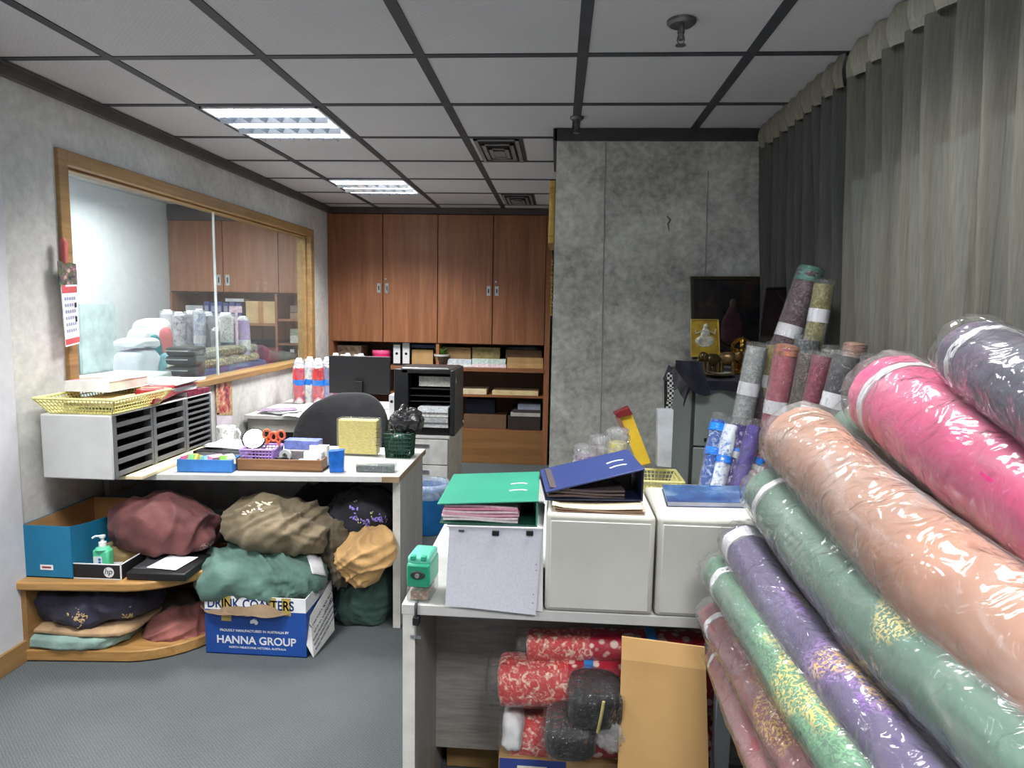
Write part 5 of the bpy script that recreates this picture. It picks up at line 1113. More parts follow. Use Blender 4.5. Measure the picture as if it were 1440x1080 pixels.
# ---- upright rolls leaning by the curtain
SPK = lambda a, b, sc=85: print_cloth(a, b, sc, .25, .55, .6, 'noise')
CFILM = wrap((228, 230, 228), .045, 1.1, 20)
def upright(label, top, low, rp, y, mat, band=None, topc=None, zb=.7415, group='upright fabric rolls by the curtain', topy=0.):
    a = P(top[0], top[1], y=y+topy); b = P(low[0], low[1], y=y); r = rp*y/950
    d = (b-a); a0 = a; bt = a+d*((zb-a.z)/d.z) ; bt.y = min(bt.y, KY1-.06); bt.x = max(bt.x, .35); bt.y -= 0
    a.x = min(a.x, 1.045-r)
    t = T('fabric_roll', label, 'fabric roll', bt, 0, group)
    ln = (a-bt); mid = lambda f: bt+ln*f
    MB().sweep([mid(.004+r*.0), mid(.5), mid(.985)], r, 22, 1, .002, 8, int(top[0]), ends=False).out('cloth', mat, t, W=True, smooth=60)
    L = ln.length
    if band:
        f = 1-(Vector((0, 0, 0))+P(band[0], band[1], y=y)-a).length/L
        MB().sweep([mid(f-.02/L*1.2), mid(f), mid(f+.02/L*1.2)], r*1.045, 22, 1, 0, 8, 1, ends=False).out('paper_band', PAPER, t, W=True, smooth=60)
    if topc: MB().sweep([mid(.95), mid(.975), mid(1.0)], lambda q: r*(1.05-.1*q), 22, 1, .003, 20, 3, ends=True).out('end_cap', topc, t, W=True, smooth=60)
    MB().sweep([mid(.004), mid(.5), mid(1.0)], lambda q: r*1.07, 22, 1, .004, 14, int(top[1]), ends=True).out('clear_wrap', CFILM, t, W=True, smooth=180)
GN = plain((62, 116, 102), .4, 0, .3, 40)
upright('tall maroon speckled roll with a green top end, leaning above all others', (1141, 378), (1108, 472), 17, 2.62, SPK((58, 32, 42), (120, 98, 106)), (1109, 466), GN)
upright('tall olive-gold speckled roll right of the tall maroon one', (1160, 395), (1146, 470), 13, 2.53, SPK((104, 98, 54), (176, 168, 120)), (1151, 444))
upright('silver-grey speckled roll with a white band, leftmost by the cabinet', (1066, 484), (1046, 580), 14, 2.55, SPK((128, 132, 132), (186, 190, 188)), (1054, 547))
upright('slim olive roll squeezed between the silver and the pink roll', (1089, 482), (1076, 580), 10, 2.6, SPK((128, 120, 64), (176, 166, 110)), (1079, 536))
upright('dusty pink roll with rusty plastic top and white band', (1107, 487), (1091, 576), 16, 2.44, SPK((146, 70, 84), (176, 104, 112), 60), (1091, 573), plain((168, 100, 70), .35, 0, .4, 40))
upright('dark silver-topped roll behind the pink and brown rolls', (1136, 474), (1120, 570), 16, 2.5, SPK((60, 64, 66), (140, 144, 146)))
upright('slim dark brown roll left of the deep red one', (1137, 494), (1121, 575), 12, 2.38, SPK((66, 56, 50), (130, 116, 100)), None)
upright('deep red roll between the brown and the charcoal roll', (1158, 497), (1139, 578), 13, 2.33, SPK((112, 36, 60), (160, 80, 100), 70), (1136, 580))
upright('charcoal roll with a white band, right of the deep red one', (1194, 497), (1172, 575), 18, 2.2, SPK((44, 42, 48), (72, 70, 76), 60), (1171, 563))
upright('roll with pale plastic top behind the deep red and charcoal rolls', (1172, 488), (1160, 570), 14, 2.38, SPK((92, 96, 90), (180, 184, 178)))
upright('roll with a tan rounded end behind the charcoal roll', (1203, 484), (1190, 560), 15, 2.28, SPK((140, 104, 90), (176, 140, 124)), None, plain((150, 110, 96), .4, 0, .2, 30))
upright('dark roll end beside the tan one, rightmost of the upright rolls', (1224, 498), (1212, 560), 11, 2.12, SPK((62, 52, 50), (120, 100, 96)))
# bundles tied with blue tape in front of the cabinet
STR = [((40, 76, 150), (170, 190, 220)), ((214, 220, 230), (90, 130, 190)), ((60, 44, 110), (190, 190, 210)), ((70, 50, 130), (40, 40, 90)), ((150, 60, 90), (200, 200, 210))]
BT = plain((30, 128, 236), .35)
for i, (u0, v0, u1, v1, rp, tape, lb) in enumerate(((1013, 583, 1000, 650, 11, (.28, .78), 'blue tied bundle with two blue tapes, leftmost in front of the cabinet'), (1030, 590, 1013, 665, 10, (.75,), 'white and blue tied bundle, second from the left by the cabinet'), (1043, 591, 1026, 665, 12, (.62,), 'purple and white streaked bundle with a white label and blue tape'), (1063, 592, 1045, 660, 11, (), 'dark violet bundle behind the streaked one'), (1072, 615, 1056, 665, 12, (.7,), 'maroon and white bundle tied with blue tape next to the green roll'))):
    y = 2.3-.03*(i % 2); a = P(u0, v0, y=y+.05); b = P(u1, v1, y=y); r = rp*y/950; d = b-a; bt = a+d*((.7415-a.z)/d.z); ln = a-bt
    t = T('cloth_bundle', lb, 'cloth bundle', bt, 0, 'blue-taped bundles before the steel cabinet'); mid = lambda f: bt+ln*f
    MB().sweep([mid(.003), mid(.5), mid(.95)], r, 18, 1, .006, 14, i+2, ends=False).out('cloth', print_cloth(*STR[i], 40, .35, .5, .5, 'noise'), t, W=True, smooth=70)
    for f in tape: f = 1-f*(a-b).length/ln.length; MB().sweep([mid(f-.03), mid(f), mid(f+.03)], r*1.12, 18, 1, .002, 14, i+2, ends=False).out('blue_tape', BT, t, W=True, smooth=60)
    if i in (2, 4): f = .72; c = mid(f); MB().obox((c.x, c.y-r*1.15, c.z), (.05, .002, .022), (0, .25, 0)).out('white_label', PAPER, t, W=True)
    MB().sweep([mid(.003), mid(.5), mid(1.0)], lambda q: r*(1.15-.25*max(0, q-.7)), 18, 1, .008, 16, i+5, ends=True).out('clear_wrap', CFILM, t, W=True, smooth=180)
# ---- low rack and the big wrapped rolls in front
t = T('low_table', 'plain grey low table almost hidden beneath the big wrapped rolls', 'table', (.68, 1.0, 0))
GT = plain((120, 124, 128), .5)
MB().box(.40, .985, .25, 1.60, .60, .625).out('table_top', GT, t, W=True, bevel=.002)
for x in (.402, .945):
    for y in (.27, 1.55): MB().box(x, x+.035, y, y+.035, 0, .60).out('leg', GT, t, W=True)
def emb(base, gold=(206, 170, 104), hi=.58, sc=5.5, fine=85, second=None):
    k = ('emb', base, gold, hi, sc, second)
    if k in MATS: return MATS[k]
    s = N('embroidered_cloth').set(.6, 0, .3, .15); v = s.coord()
    n = s.noise(v, 6, 4); lo = tuple(int(q*.86) for q in base); hi2 = tuple(min(255, int(q*1.1)) for q in base)
    c = s.ramp(n, [(.3, lo), (.7, hi2)])
    a = s.ramp(s.noise(v, sc, 1, .3), [(hi, 0.), (hi+.06, 1.)]); b = s.ramp(s.noise(v, fine, 2, .6, 2), [(.5, 0.), (.54, 1.)])
    if second:
        a2 = s.ramp(s.noise(v, sc, 1, .3), [(hi-.09, 0.), (hi-.02, .6)]); b2 = s.ramp(s.noise(v, fine*1.3, 2, .6, 2), [(.46, 0.), (.54, 1.)])
        f = s.n.new('ShaderNodeMath'); f.operation = 'MULTIPLY'; s.link(a2, f.inputs[0]); s.link(b2, f.inputs[1]); c = s.mix(f.outputs[0], c, second)
    f = s.n.new('ShaderNodeMath'); f.operation = 'MULTIPLY'; s.link(a, f.inputs[0]); s.link(b, f.inputs[1]); s.col(s.mix(f.outputs[0], c, gold))
    s.bump(s.noise(v, 60, 3), .15, .004); MATS[k] = s.m; return s.m
FILM = {q: wrap((236, 236, 234), q, 1.15, 11, .12) for q in (.10, .14, .2, .28)}
BIG = []
def bigroll(label, pts, r0, r1, mat, haze=.2, band=None, seed=1, bulge=0., film=(236, 236, 234), ext=.22, bandmat=None):
    """pts: (u, v, depth) along the axis from the far end towards the camera"""
    ws = [P(u, v, y=y) for u, v, y in pts]; d = ws[-1]-ws[-2]; ws.append(ws[-1]+d.normalized()*ext)
    BIG.append((label, ws, r0, r1))
    t = T('fabric_roll', label, 'fabric roll', (ws[0].x, ws[0].y, ws[0].z-r0), 0, 'big film-wrapped fabric rolls in front')
    rr = lambda q: r0+(r1-r0)*q+bulge*math.sin(q*7+seed)
    MB().sweep(ws, rr, 40, 1, .003, 6, seed, ends=True).out('cloth', mat, t, W=True, smooth=60)
    tot = [0]
    for a, b in zip(ws, ws[1:]): tot.append(tot[-1]+(b-a).length)
    if band:
        s0, w = band; dd = (ws[1]-ws[0]).normalized(); c = ws[0]+dd*s0
        rb = rr(s0/tot[-1])*1.018
        MB().sweep([c-dd*w/2, c, c+dd*w/2], rb+.001, 40, 1, .003, 6, seed, ends=False).out('paper_band', bandmat or PAPER, t, W=True, smooth=60)
    w0 = ws[0]+(ws[0]-ws[1]).normalized()*.018
    MB().sweep([w0]+ws[1:], lambda q: rr(q)*1.035+.002, 44, 1, .005, 14, seed+4, ends=True, crease=.007).out('clear_wrap', wrap(film, haze*.55, 1.25, 6, .15), t, W=True, smooth=180)
    return t
GREEN = (66, 102, 86); PUR = (78, 68, 102); MAU = (136, 82, 86)
bigroll('bright pink wrapped roll with white paper band, high in the heap', [(1256, 558, 1.42), (1318, 606, 1.24), (1380, 655, 1.1), (1452, 705, .99)], .088, .074, emb((196, 34, 106), (226, 190, 170), .66, 4), .2, (.06, .022), 2)
bigroll('large peach wrapped roll with hazy film, widest in the heap', [(1128, 622, 1.5), (1192, 690, 1.28), (1272, 768, 1.08), (1352, 842, .94), (1452, 920, .83)], .083, .079, emb((158, 104, 74), (222, 184, 120), .64, 4), .28, None, 3, .004)
bigroll('green wrapped roll seen between the pink and the peach roll', [(1205, 600, 1.52), (1290, 690, 1.28), (1370, 758, 1.1), (1455, 820, .98)], .06, .054, emb(GREEN, (190, 180, 110), .6, 5), .2, None, 4)
bigroll('large green wrapped roll with white band right under the peach one', [(1088, 694, 1.5), (1158, 780, 1.26), (1240, 868, 1.05), (1330, 955, .89), (1420, 1040, .78)], .068, .062, emb((68, 106, 88), (206, 190, 120), .62, 6), .2, (.065, .018), 5, .003)
bigroll('dark violet wrapped roll wedged under the large green one', [(1072, 775, 1.56), (1126, 858, 1.32), (1200, 944, 1.1), (1283, 1034, .93), (1355, 1108, .83)], .038, .042, emb((62, 54, 78), (150, 110, 130), .58, 7), .14, None, 6)
bigroll('violet wrapped roll with a broad white band and gold flowers', [(1044, 764, 1.5), (1088, 840, 1.3), (1150, 925, 1.1), (1215, 1005, .95), (1290, 1095, .83)], .047, .041, emb(PUR, (206, 170, 104), .62, 7, 80, (150, 110, 180)), .1, (.028, .04), 7)
bigroll('lower green wrapped roll with gold flowers, left of the violet one', [(1014, 806, 1.52), (1062, 880, 1.28), (1120, 970, 1.08), (1195, 1080, .9)], .042, .039, emb((64, 106, 82), (204, 186, 104), .56, 7, 80, (110, 170, 120)), .14, (.075, .024), 8)
bigroll('dusty mauve wrapped roll with gold flowers, second from the bottom', [(1004, 868, 1.53), (1044, 930, 1.34), (1090, 1010, 1.15), (1140, 1092, 1.0)], .036, .039, emb(MAU, (206, 166, 96), .57, 8), .16, (.06, .02), 9)
bigroll('slim mauve wrapped roll with white band, lowest by the cardboard sheet', [(1013, 925, 1.53), (1036, 980, 1.34), (1062, 1040, 1.2), (1092, 1110, 1.06)], .033, .035, emb((140, 80, 84), (200, 166, 96), .72, 8), .12, (.05, .018), 10)
bigroll('dark navy wrapped roll with white band and floral print at the top right', [(1372, 500, 1.22), (1420, 530, 1.1), (1475, 566, 1.0)], .062, .062, emb((66, 64, 88), (176, 140, 150), .5, 6, 60, (120, 70, 110)), .14, (.055, .024), 11)
# rolls deeper in the heap, only glimpsed between the others
for i, (x, z, r, y0, lb) in enumerate(((.62, .70, .07, 1.5, 'plum wrapped roll deep inside the heap beneath the violet one'), (.79, .70, .07, 1.45, 'slate wrapped roll at the bottom of the heap next to the curtain'), (.66, .83, .066, 1.5, 'moss wrapped roll in the middle of the heap under the dark violet one'), (.81, .85, .075, 1.45, 'brown wrapped roll in the middle of the heap by the curtain'), (.75, .985, .066, 1.5, 'teal wrapped roll under the green one between pink and peach'), (.90, 1.03, .075, 1.35, 'grey wrapped roll below the pink roll by the curtain'), (.89, 1.2, .075, 1.3, 'plum-grey wrapped roll under the navy one by the curtain'))):
    t = T('fabric_roll', lb, 'fabric roll', (x, y0, z-r), 0, 'big film-wrapped fabric rolls in front')
    BIG.append((lb, [Vector((x, y0, z)), Vector((x, .45, z-.01))], r-.006, r-.006))
    MB().sweep([(x, y0, z), (x, .9, z-.01), (x, .45, z-.01)], r-.006, 28, 1, .003, 6, i, ends=True).out('cloth', emb([(90, 60, 80), (80, 90, 100), (86, 100, 80), (110, 90, 76), (70, 104, 96), (104, 100, 98), (96, 80, 96)][i]), t, W=True, smooth=60)
    MB().sweep([(x, y0+.01, z), (x, .9, z-.01), (x, .45, z-.01)], r-.002, 28, 1, .003, 12, i, ends=True, crease=.004).out('clear_wrap', FILM[.2], t, W=True, smooth=180)
# ---- under the counter: red printed bolts, dark packs, cardboard
RED = print_cloth((170, 24, 50), (226, 196, 186), 34, .30, .42, .6, 'voro'); REDW = print_cloth((196, 60, 62), (232, 206, 188), 55, .36, .5, .6, 'noise')
def bolt(label, u0, u1, v, y, hp, mat, mat2, uc, tape=None, seed=0, flat=.8, u2=1000):
    a, b = P(u0, v, y=y), P(u2, v+4, y=y); r = hp*y/950/2/flat**.5
    t = T('fabric_bolt', label, 'fabric bolt', ((a.x+b.x)/2, y, a.z-r), 0, 'red printed bolts under the counter')
    c = P(uc, v, y=y); dx = Vector((1, 0, 0))
    MB().sweep([a+dx*.02, (a+c)/2, c], r, 28, flat, .004, 10, seed, ends=True, power=2.6).out('printed_end', mat2, t, W=True, smooth=60)
    MB().sweep([c, (c+b)/2, b], r*1.01, 28, flat, .004, 10, seed, ends=True, power=2.6).out('cloth', mat, t, W=True, smooth=60)
    if tape: q = P(tape, v, y=y); MB().sweep([q-dx*.012, q, q+dx*.012], r*1.04, 28, flat, 0, 10, seed, ends=False, power=2.6).out('blue_tape', plain((60, 140, 216), .35), t, W=True, smooth=60)
    MB().sweep([a-dx*.012, (a+b)/2, b], r*1.04, 30, flat, .004, 18, seed+7, ends=True, power=2.5, crease=.005).out('clear_wrap', wrap((234, 230, 226), .03, 1.3, 14), t, W=True, smooth=180)
bolt('red printed bolt with blue tape, topmost under the counter', 735, 0, 906, 1.76, 44, RED, REDW, 830, 914, 1)
bolt('red and cream bolt with blue tape, second from the top', 698, 0, 954, 1.74, 72, RED, REDW, 800, 826, 2, .85)
bolt('cream-ended red bolt below the second one, beside the dark packs', 712, 0, 1028, 1.76, 66, RED, REDW, 800, None, 3, .85)
bolt('red and cream bolt at the bottom of the visible stack', 745, 0, 1086, 1.74, 60, RED, REDW, 860, None, 4, .85)
m = MB(); m.blob(P(722, 1022, y=1.725), (.028, .05, .05), 3.2, 36, 24, .004, 16, 5, .006); m.out('tissue', plain((214, 212, 214), .7), None, 'white paper wad tucked into the end of the cream-ended red bolt', 'tissue', smooth=180)
DKP = fabric((24, 24, 27), .2)
def pack(label, u, v, y, w, h, dep, seed, tie):
    c = P(u, v, y=y); kk = y/950; t = T('fabric_pack', label, 'fabric pack', (c.x, c.y, c.z-h*kk/2), 0, 'dark fabric packs under the counter')
    MB().blob(c, (w*kk/2, dep/2, h*kk/2), 4.2, 44, 28, .004, 9, seed, .006).out('cloth', DKP, t, W=True, smooth=180)
    if tie: q = P(tie, v, y=y); m = MB(); m.sweep([q+Vector((.006, -dep*.53, h*kk*.42)), q+Vector((0, -dep*.56, 0)), q+Vector((-.006, -dep*.53, -h*kk*.42))], .004, 8, 1, 0, 1, 0); m.out('gold_tie', plain((150, 140, 92), .5), t, W=True, smooth=60)
    MB().blob(c, (w*kk/2+.004, dep/2+.004, h*kk/2+.004), 3.6, 60, 40, .004, 9, seed, .010, (1, .3, .4), 60).out('clear_wrap', wrap((220, 222, 226), .01, 1.8, 16), t, W=True, smooth=180)
pack('black fabric pack with a gold tie in crinkled film, upper', 838, 982, 1.62, 78, 56, .15, 3, 842)
pack('charcoal fabric pack with shiny film, lower left', 803, 1028, 1.60, 76, 54, .15, 6, None)
m = MB(); m.blob(P(852, 1032, y=1.57), (.035, .02, .042), 2.2, 36, 26, .01, 22, 8, .018, (1, .2, .6), 60); m.out('plastic_bag', wrap((226, 228, 230), .3, 1.6, 26), None, 'crumpled clear plastic hanging beside the charcoal pack', 'plastic', smooth=180)
t = T('supply_carton', 'blue printed carton under the counter beneath the red bolts', 'box', (.1, 1.8, 0))
MB().box(-.13, .42, 1.69, 1.93, .001, .30).out('carton', KR, t, W=True); MB().box(-.128, .05, 1.6885, 1.69, .20, .298).out('blue_panel', plain((48, 62, 130), .5), t, W=True); MB().box(-.08, .0, 1.6875, 1.6885, .18, .28).out('white_label', plain((214, 210, 190), .6), t, W=True)
t = T('cardboard_box', 'brown cardboard box on the floor behind the counter panel gap', 'box', (-.2, 2.15, 0)); MB().box(-.33, -.06, 2.05, 2.4, .001, .24).out('carton', KR, t, W=True, bevel=.003); MB().box(-.2, -.15, 2.048, 2.4, .1, .242).out('brown_tape', TAPE, t, W=True)
s = N('cardboard').set(.75, 0, .2); v = s.coord(); n = s.noise(v, 4, 5); s.col(s.ramp(n, [(.3, (172, 136, 88)), (.7, (190, 154, 104))])); s.bump(s.wave(s.coord(), 60, .3, 'X'), .04, .002); CB = s.m
t = T('cardboard_sheet', 'tall plain cardboard sheet leaning in front of the counter', 'cardboard', (.25, 1.55, 0))
a0, a1 = P(875, 898, y=1.60), P(992, 913, y=1.58); b0, b1 = Vector((a0.x-.012, 1.47, .001)), Vector((a1.x+.025, 1.45, .001))
th = Vector((0, .006, 0)); cr = .93
q = [a0, a1, b1, b0]; p0, p1 = b0.lerp(a0, cr), b1.lerp(a1, cr)
MB().hexa([p+th for p in (p0, p1, b1, b0)], [p0, p1, b1, b0]).out('sheet', CB, t, W=True); MB().hexa([a0+th*2.4, a1+th*2.4, p1+th, p0+th], [a0+th*1.4, a1+th*1.4, p1, p0]).out('top_flap', CB, t, W=True)
# ================================================================== room seen through the glass
TEAK2 = wood((136, 88, 64), (170, 118, 88), .42, 'Z', .9); YR = 6.3
t = T('wall_cupboard', 'reddish wood wall cupboard in the glazed side room, doors over open shelves', 'cupboard', (-3.0, 6.5, 1.5))
rx0, rx1 = -3.725, -2.32
DZ = P(300, 410, y=YR).z; DT = P(313, 310, y=YR).z
MB().box(rx0, rx1, YR+.02, 6.7, DZ-.01, DT).out('carcass', TEAKD, t, W=True)
MB().box(rx0, rx1, YR, YR+.02, DT, CZ-.002).out('top_fascia', plain((90, 84, 84), .6), t, W=True)
dx_ = [rx0+.002]+[P(u, 360, y=YR).x for u in (313, 391)]+[rx1-.003]
for i in range(3):
    a, b = dx_[i]+.003, dx_[i+1]-.003; dr = MB().box(a, b, YR, YR+.018, DZ, DT-.004).out('door', TEAK2, t, W=True, bevel=.002)
    if i < 2: hx = b-.04 if i == 0 else a+.04; MB().box(hx-.02, hx+.02, YR-.004, YR, DZ+.06, DZ+.16).out('handle', STEEL, dr, W=True); MB().box(hx-.007, hx+.007, YR-.0046, YR-.004, DZ+.085, DZ+.135).out('finger_slot', BLK, dr, W=True)
t = T('shelf_unit', 'open wooden shelves below the cupboard in the glazed side room', 'shelves', (-3.0, 6.5, 0))
DVX = P(388.5, 450, y=YR).x; S1 = P(370, 455, y=YR).z
for q in ((rx0, rx0+.02), (DVX-.012, DVX+.012), (rx1-.02, rx1)): MB().box(q[0], q[1], YR, 6.7, 0, DZ-.012).out('side_panel', TEAK2, t, W=True)
MB().box(rx0+.02, rx1-.02, 6.7, 6.72, 0, DZ-.012).out('back_panel', plain((74, 58, 52), .6), t, W=True)
MB().box(rx0+.02, DVX-.012, YR+.01, 6.7, S1-.022, S1).out('shelf', TEAK2, t, W=True)
for v in (449, 483): zz = P(415, v, y=YR).z; MB().box(DVX+.012, rx1-.02, YR+.01, 6.7, zz-.02, zz).out('shelf', TEAK2, t, W=True)
SA = P(415, 449, y=YR).z; SB = P(415, 483, y=YR).z
G3 = 'articles on the side room shelves'
t = T('carton', 'tan cardboard box with brown tape on the side room shelf', 'box', (P(367, 453, y=YR).x, YR+.15, S1+.001)); a, b = P(346, 453, y=YR+.02), P(389, 424, y=YR+.02)
MB().box(a.x, DVX-.02, YR+.02, YR+.3, S1+.001, b.z).out('carton', plain((206, 176, 130), .7), t, W=True, bevel=.003); c = (a.x+DVX)/2; MB().box(c-.03, c+.02, YR+.0185, YR+.02, S1+.002, b.z-.002).out('brown_tape', plain((180, 132, 80), .5), t, W=True)
for i in range(6):
    u = 291+i*9; a = P(u, 453, y=YR+.05); 
    t = T('lever_arch_file', ['blue lever arch file, leftmost in the row beside the tan carton of the side room', 'blue lever arch file, second in the side room row', 'blue lever arch file, third in the side room row', 'blue lever arch file, fourth in the side room row', 'blue lever arch file, fifth in the side room row', 'blue lever arch file touching the tan carton in the side room'][i], 'file', (a.x, YR+.05, S1+.001), 0, G3)
    MB().box(-.027, .027, 0, .27, 0, .19 if i % 2 else .2).out('cover', plain((62, 84, 146), .5), t, bevel=.002); MB().box(-.018, .018, -.001, 0, .1, .16).out('spine_label', plain((150, 160, 190), .6), t)
for i, (u0, u1, lb) in enumerate(((262, 286, 'white document stack on the left of the side room shelf'), (318, 344, 'pale papers lying on top of the side room blue files'))):
    a, b = P(u0, 416, y=YR+.1), P(u1, 413, y=YR+.1); z = S1+.001 if i == 0 else S1+.203
    MB().box(a.x, b.x, YR+.08, YR+.28, z, z+(.16 if i == 0 else .03)).out('document_stack', plain((206, 208, 214), .7), None, lb, 'papers', G3)
for i, (v0, v1, zb, c, lb) in enumerate(((430, 439, None, (120, 110, 100), 'grey brown folders, upper right side room shelf, on top'), (440, 447, SA, (150, 130, 112), 'brown folders, upper right side room shelf, below the grey ones'), (463, 471, None, (150, 168, 150), 'pale green paper stack on the middle right side room shelf'), (472, 481, SB, (212, 214, 210), 'white paper stack under the pale green one, side room shelf'))):
    a, b = P(408, v1, y=YR+.05), P(427, v0, y=YR+.05); z = zb+.001 if zb else a.z
    MB().box(a.x, min(b.x, rx1-.03), YR+.05, YR+.3, z, max(b.z, z+.03)).out('document_stack', plain(c, .7, 0, .2, 50), None, lb, 'papers', G3)
for i in range(2):
    a = P(411+i*11, 500, y=YR+.05); t = T('lever_arch_file', ['black lever arch file with white spine, left of two on the low side room shelf', 'black lever arch file with white spine, right of two on the low side room shelf'][i], 'file', (a.x, YR+.05, SB-.33), 0, G3)
    MB().box(-.03, .03, 0, .27, 0, .29).out('cover', BLK, t); MB().box(-.02, .02, -.001, 0, .15, .27).out('spine_label', PAPER, t)
MB().box(DVX+.012, rx1-.02, YR+.01, 6.7, SB-.352, SB-.332).out('shelf', TEAK2, [o for o in bpy.data.objects if o.name.startswith('shelf_unit')][-1], W=True)
# table with goods
TZ = .93
t = T('storage_table', 'white table heaped with fabrics in the glazed side room', 'table', (-2.95, 4.5, 0))
MB().box(-3.66, -2.36, 3.35, 5.55, TZ-.03, TZ).out('table_top', plain((226, 228, 230), .5), t, W=True)
for x in (-3.62, -2.43):
    for y in (3.4, 5.45): MB().box(x, x+.04, y, y+.04, 0, TZ-.03).out('leg', plain((180, 182, 186), .5), t, W=True)
TZ += .001
a, b = P(126, 505, x=-3.62), P(165, 428, x=-3.62)
MB().box(-3.70, -3.675, a.y, b.y+.05, TZ, P(126, 428, x=-3.66).z).out('wall_panel_board', plain((200, 218, 220), .5), None, 'pale mint board standing against the side room left wall', 'board')
G4 = 'upright rolls in the side room'
def sroll(u, v, rp, y, mat, label, topw=True, extra=None):
    p = P(u, v, y=y); r = rp*y/950; t = T('fabric_roll', label, 'fabric roll', (p.x, y, TZ), 0, G4); h = p.z-TZ
    MB().sweep([(0, 0, .001), (0, 0, h*.5), (0, 0, h*.95)], r, 20, 1, .003, 10, int(u), ends=False).out('cloth', mat, t, W=False, smooth=60)
    MB().sweep([(0, 0, .001), (0, 0, h*.5), (0, 0, h)], lambda q: r*(1.1-.2*max(0, q-.8)), 20, 1, .006, 14, int(u)+1, ends=False).out('clear_wrap', wrap((240, 242, 248), .22, 1, 18), t, smooth=180)
    if topw: MB().sweep([(0, 0, h*.93), (0, 0, h*.97), (0, 0, h*1.02)], lambda q: r*(.9-.4*q), 16, 1, .01, 20, int(u), ends=False).out('plastic_top', plain((232, 234, 240), .3, 0, .06), t, smooth=180)
    if extra: z0, z1, m_ = extra; MB().sweep([(0, 0, h*z0), (0, 0, h*(z0+z1)/2), (0, 0, h*z1)], r*1.12, 20, 1, 0, 10, 1, ends=False).out('paper_band', m_, t, smooth=60)
sroll(235, 437, 10, 5.25, plain((206, 208, 216), .6), 'white wrapped roll, leftmost in the side room')
sroll(252, 440, 9, 5.0, print_cloth((196, 192, 200), (96, 84, 104), 30, .4, .5, .6, 'noise'), 'white and plum patterned roll in the side room')
sroll(268, 438, 8, 5.2, plain((150, 150, 166), .6, 0, .3, 30), 'grey roll right of the plum patterned one in the side room')
sroll(280, 436, 8, 5.05, print_cloth((150, 166, 206), (226, 228, 234), 26, .4, .5, .6, 'noise'), 'pale blue roll with white band in the side room', True, (.5, .62, PAPER))
sroll(293, 440, 8, 5.15, plain((158, 160, 172), .6, 0, .25, 30), 'grey clear-wrapped roll in the middle of the side room row')
sroll(303, 462, 6, 4.95, plain((110, 112, 124), .6, 0, .25, 30), 'short dark grey roll in the side room row')
sroll(317, 441, 12, 5.1, print_cloth((224, 224, 226), (130, 132, 140), 75, .22, .34, .6, 'voro'), 'white dotted roll in the side room row', True, (.48, .55, plain((110, 112, 124), .5)))
sroll(331, 448, 7, 5.3, plain((200, 196, 210), .6), 'plain pale roll between the dotted and the violet one')
sroll(341, 446, 9, 5.15, plain((168, 140, 208), .5), 'violet roll with white band, rightmost in the side room row', True, (.45, .62, PAPER))
a = P(338, 436, y=5.14); MB().box(a.x-.05, a.x+.05, 5.06, 5.065, a.z-.02, a.z+.03).box(a.x-.008, a.x+.008, 5.066, 5.075, TZ, a.z+.02).out('price_card', plain((232, 206, 226), .6, 0, .2, 60), None, 'pink and white card on a stick among the side room rolls', 'card')
G5 = 'folded white goods in the side room'
for i, (u, v, w, h, y, c, lb) in enumerate(((192, 505, 44, 30, 4.3, (216, 218, 232), 'lowest white folded cloth pile at the left of the side room table'), (193, 483, 42, 12, 4.3, (226, 228, 240), 'white folded cloth on top of the lowest pile'), (204, 467, 36, 10, 4.6, (232, 232, 238), 'white boxed cloth on the second step of the white pile'), (214, 453, 40, 9, 4.9, (236, 236, 240), 'white boxed cloth on the third step of the white pile'), (216, 487, 20, 36, 4.75, (228, 228, 234), 'white cloth pile supporting the stepped boxes'))):
    bundle('folded_cloth', lb, u, v, y, w, h, .25, fabric(c, .08), 120+i, 'cloth', e=4.5, amp=.006, folds=.012, fdir=(0, .1, 1), ffreq=40, nu=40, nv=26, group=G5, ground=None if i in (1,) else TZ)
for i, (u, v, w, h, y, c, lb) in enumerate(((218, 494, 6, 44, 4.5, (40, 128, 138), 'narrow teal cloth standing beside the white piles'), (234, 482, 10, 44, 4.7, (222, 120, 124), 'coral pink cloth standing in the side room'), (233, 507, 14, 20, 4.45, (130, 186, 200), 'pale aqua ball of cloth on the side room table'), (252, 507, 26, 16, 4.4, (226, 214, 196), 'cream cloth lying beside the aqua ball'))):
    bundle('folded_cloth', lb, u, v, y, w, h, .14, fabric(c, .15), 130+i, 'cloth', e=3, amp=.006, folds=.012, nu=36, nv=22, ground=TZ, group='coloured cloths in the side room')
G6 = 'dark fabric bolts by the glass'
def sbolt(label, x, z, r, y0, y1, mat, flat=.6, seed=1):
    t = T('fabric_bolt', label, 'fabric bolt', (x, y0, z-r*flat), 0, G6); MB().sweep([(x, y0, z), (x-.01, (y0+y1)/2, z), (x, y1, z)], r, 24, flat, .006, 10, seed, power=2.8).out('cloth', mat, t, W=True, smooth=60); return t
sbolt('navy blue bolt at the bottom of the dark pile by the glass', -2.47, 1.0, .085, 4.35, 5.4, fabric((46, 60, 116), .25))
sbolt('magenta bolt beside the navy one by the glass', -2.36, .985, .03, 4.75, 5.5, fabric((176, 30, 130), .25), .8)
sbolt('golden brown bolt on the navy one by the glass', -2.48, 1.075, .08, 4.4, 5.3, print_cloth((96, 84, 52), (196, 176, 116), 50, .3, .42, .7), .45, 3)
sbolt('olive speckled bolt topmost in the dark pile by the glass', -2.49, 1.145, .08, 4.5, 5.3, print_cloth((76, 72, 58), (150, 140, 104), 50, .3, .42, .7), .45, 4)
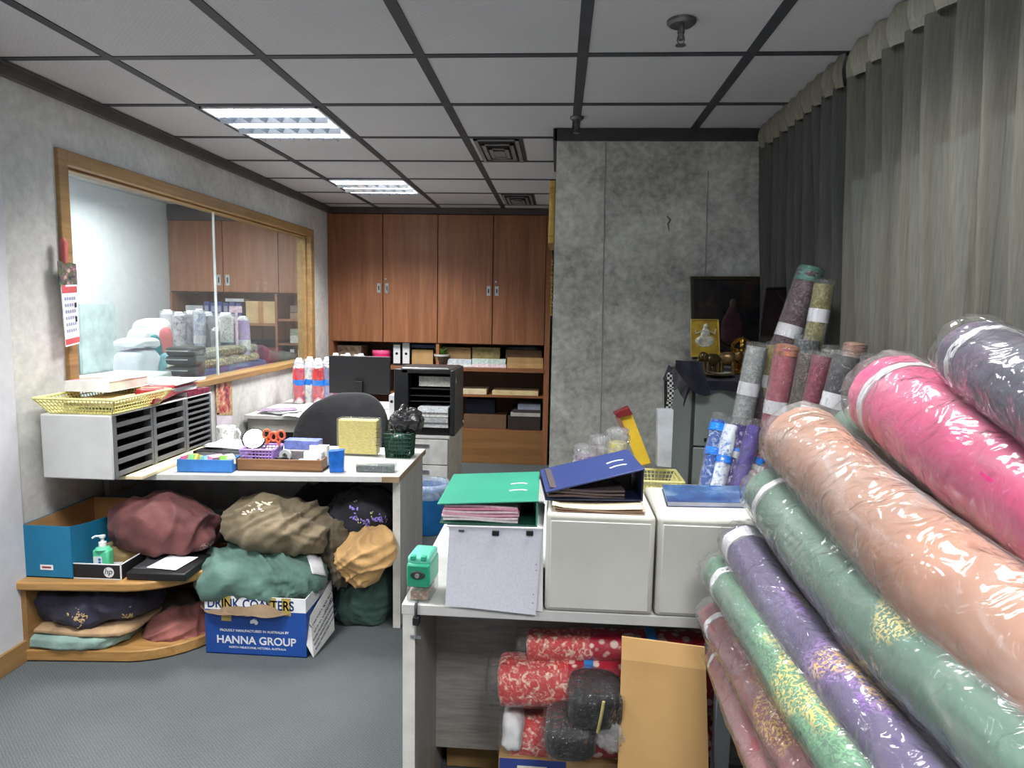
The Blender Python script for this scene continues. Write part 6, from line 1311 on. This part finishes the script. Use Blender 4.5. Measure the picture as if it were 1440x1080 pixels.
for i, (v, lb) in enumerate(((521, 'folded black cloth with a pale stripe, lowest in front of the dark pile'), (506, 'folded black cloth with a pale stripe, middle of the dark pile'), (494, 'folded black cloth with a pale stripe, top of the dark pile'))):
    c = P(268, v, y=4.2); c.x -= .03
    t = T('folded_cloth', lb, 'cloth', (c.x, 4.2, c.z-.03), 0, 'folded black cloths by the glass')
    MB().blob(c, (.095, .11, .032), 4, 40, 24, .003, 9, i, .006).out('cloth', fabric((44, 46, 50), .25), t, W=True, smooth=180); MB().box(c.x-.075, c.x+.07, c.y-.113, c.y-.104, c.z+.004, c.z+.012).out('pale_stripe', plain((150, 154, 160), .6), t, W=True)
bundle('fabric_bundle', 'dark wine red cloth heap beyond the dark pile in the side room', 362, 497, 5.75, 24, 24, .2, fabric((96, 40, 66), .25), 140, folds=.015, nu=36, nv=24); bundle('fabric_bundle', 'grey mottled cloth heap at the far right behind the glass', 392, 502, 6.0, 50, 18, .18, fabric((84, 84, 76), .3), 141, folds=.015, nu=36, nv=24)
t = T('side_bench', 'dark low bench carrying cloth heaps in the side room far right', 'bench', (-2.6, 5.9, 0)); MB().box(-3.1, -2.34, 5.62, 6.2, .90, .93).out('bench_top', TEAKD, t, W=True)
for x in (-3.08, -2.38): MB().box(x, x+.03, 5.65, 6.18, 0, .90).out('end_panel', TEAKD, t, W=True)
t = T('scanner', 'pale grey flatbed machine lying right behind the glass', 'scanner', (-2.56, 3.85, TZ)); SG = plain((190, 198, 200), .4)
MB().hexa([(-2.76, 3.42, TZ), (-2.38, 3.42, TZ), (-2.38, 4.05, TZ), (-2.76, 4.05, TZ)], [(-2.75, 3.46, 1.02), (-2.39, 3.46, 1.02), (-2.39, 4.03, 1.075), (-2.75, 4.03, 1.075)]).out('body', SG, t, W=True, bevel=.008)
MB().hexa([(-2.74, 3.47, 1.022), (-2.4, 3.47, 1.022), (-2.4, 3.75, 1.048), (-2.74, 3.75, 1.048)], [(-2.73, 3.48, 1.036), (-2.41, 3.48, 1.036), (-2.41, 3.74, 1.06), (-2.73, 3.74, 1.06)]).out('lid', plain((150, 158, 160), .35), t, W=True, bevel=.004); MB().box(-2.70, -2.44, 3.418, 3.422, .955, .99).out('paper_slot', BLK, t, W=True)
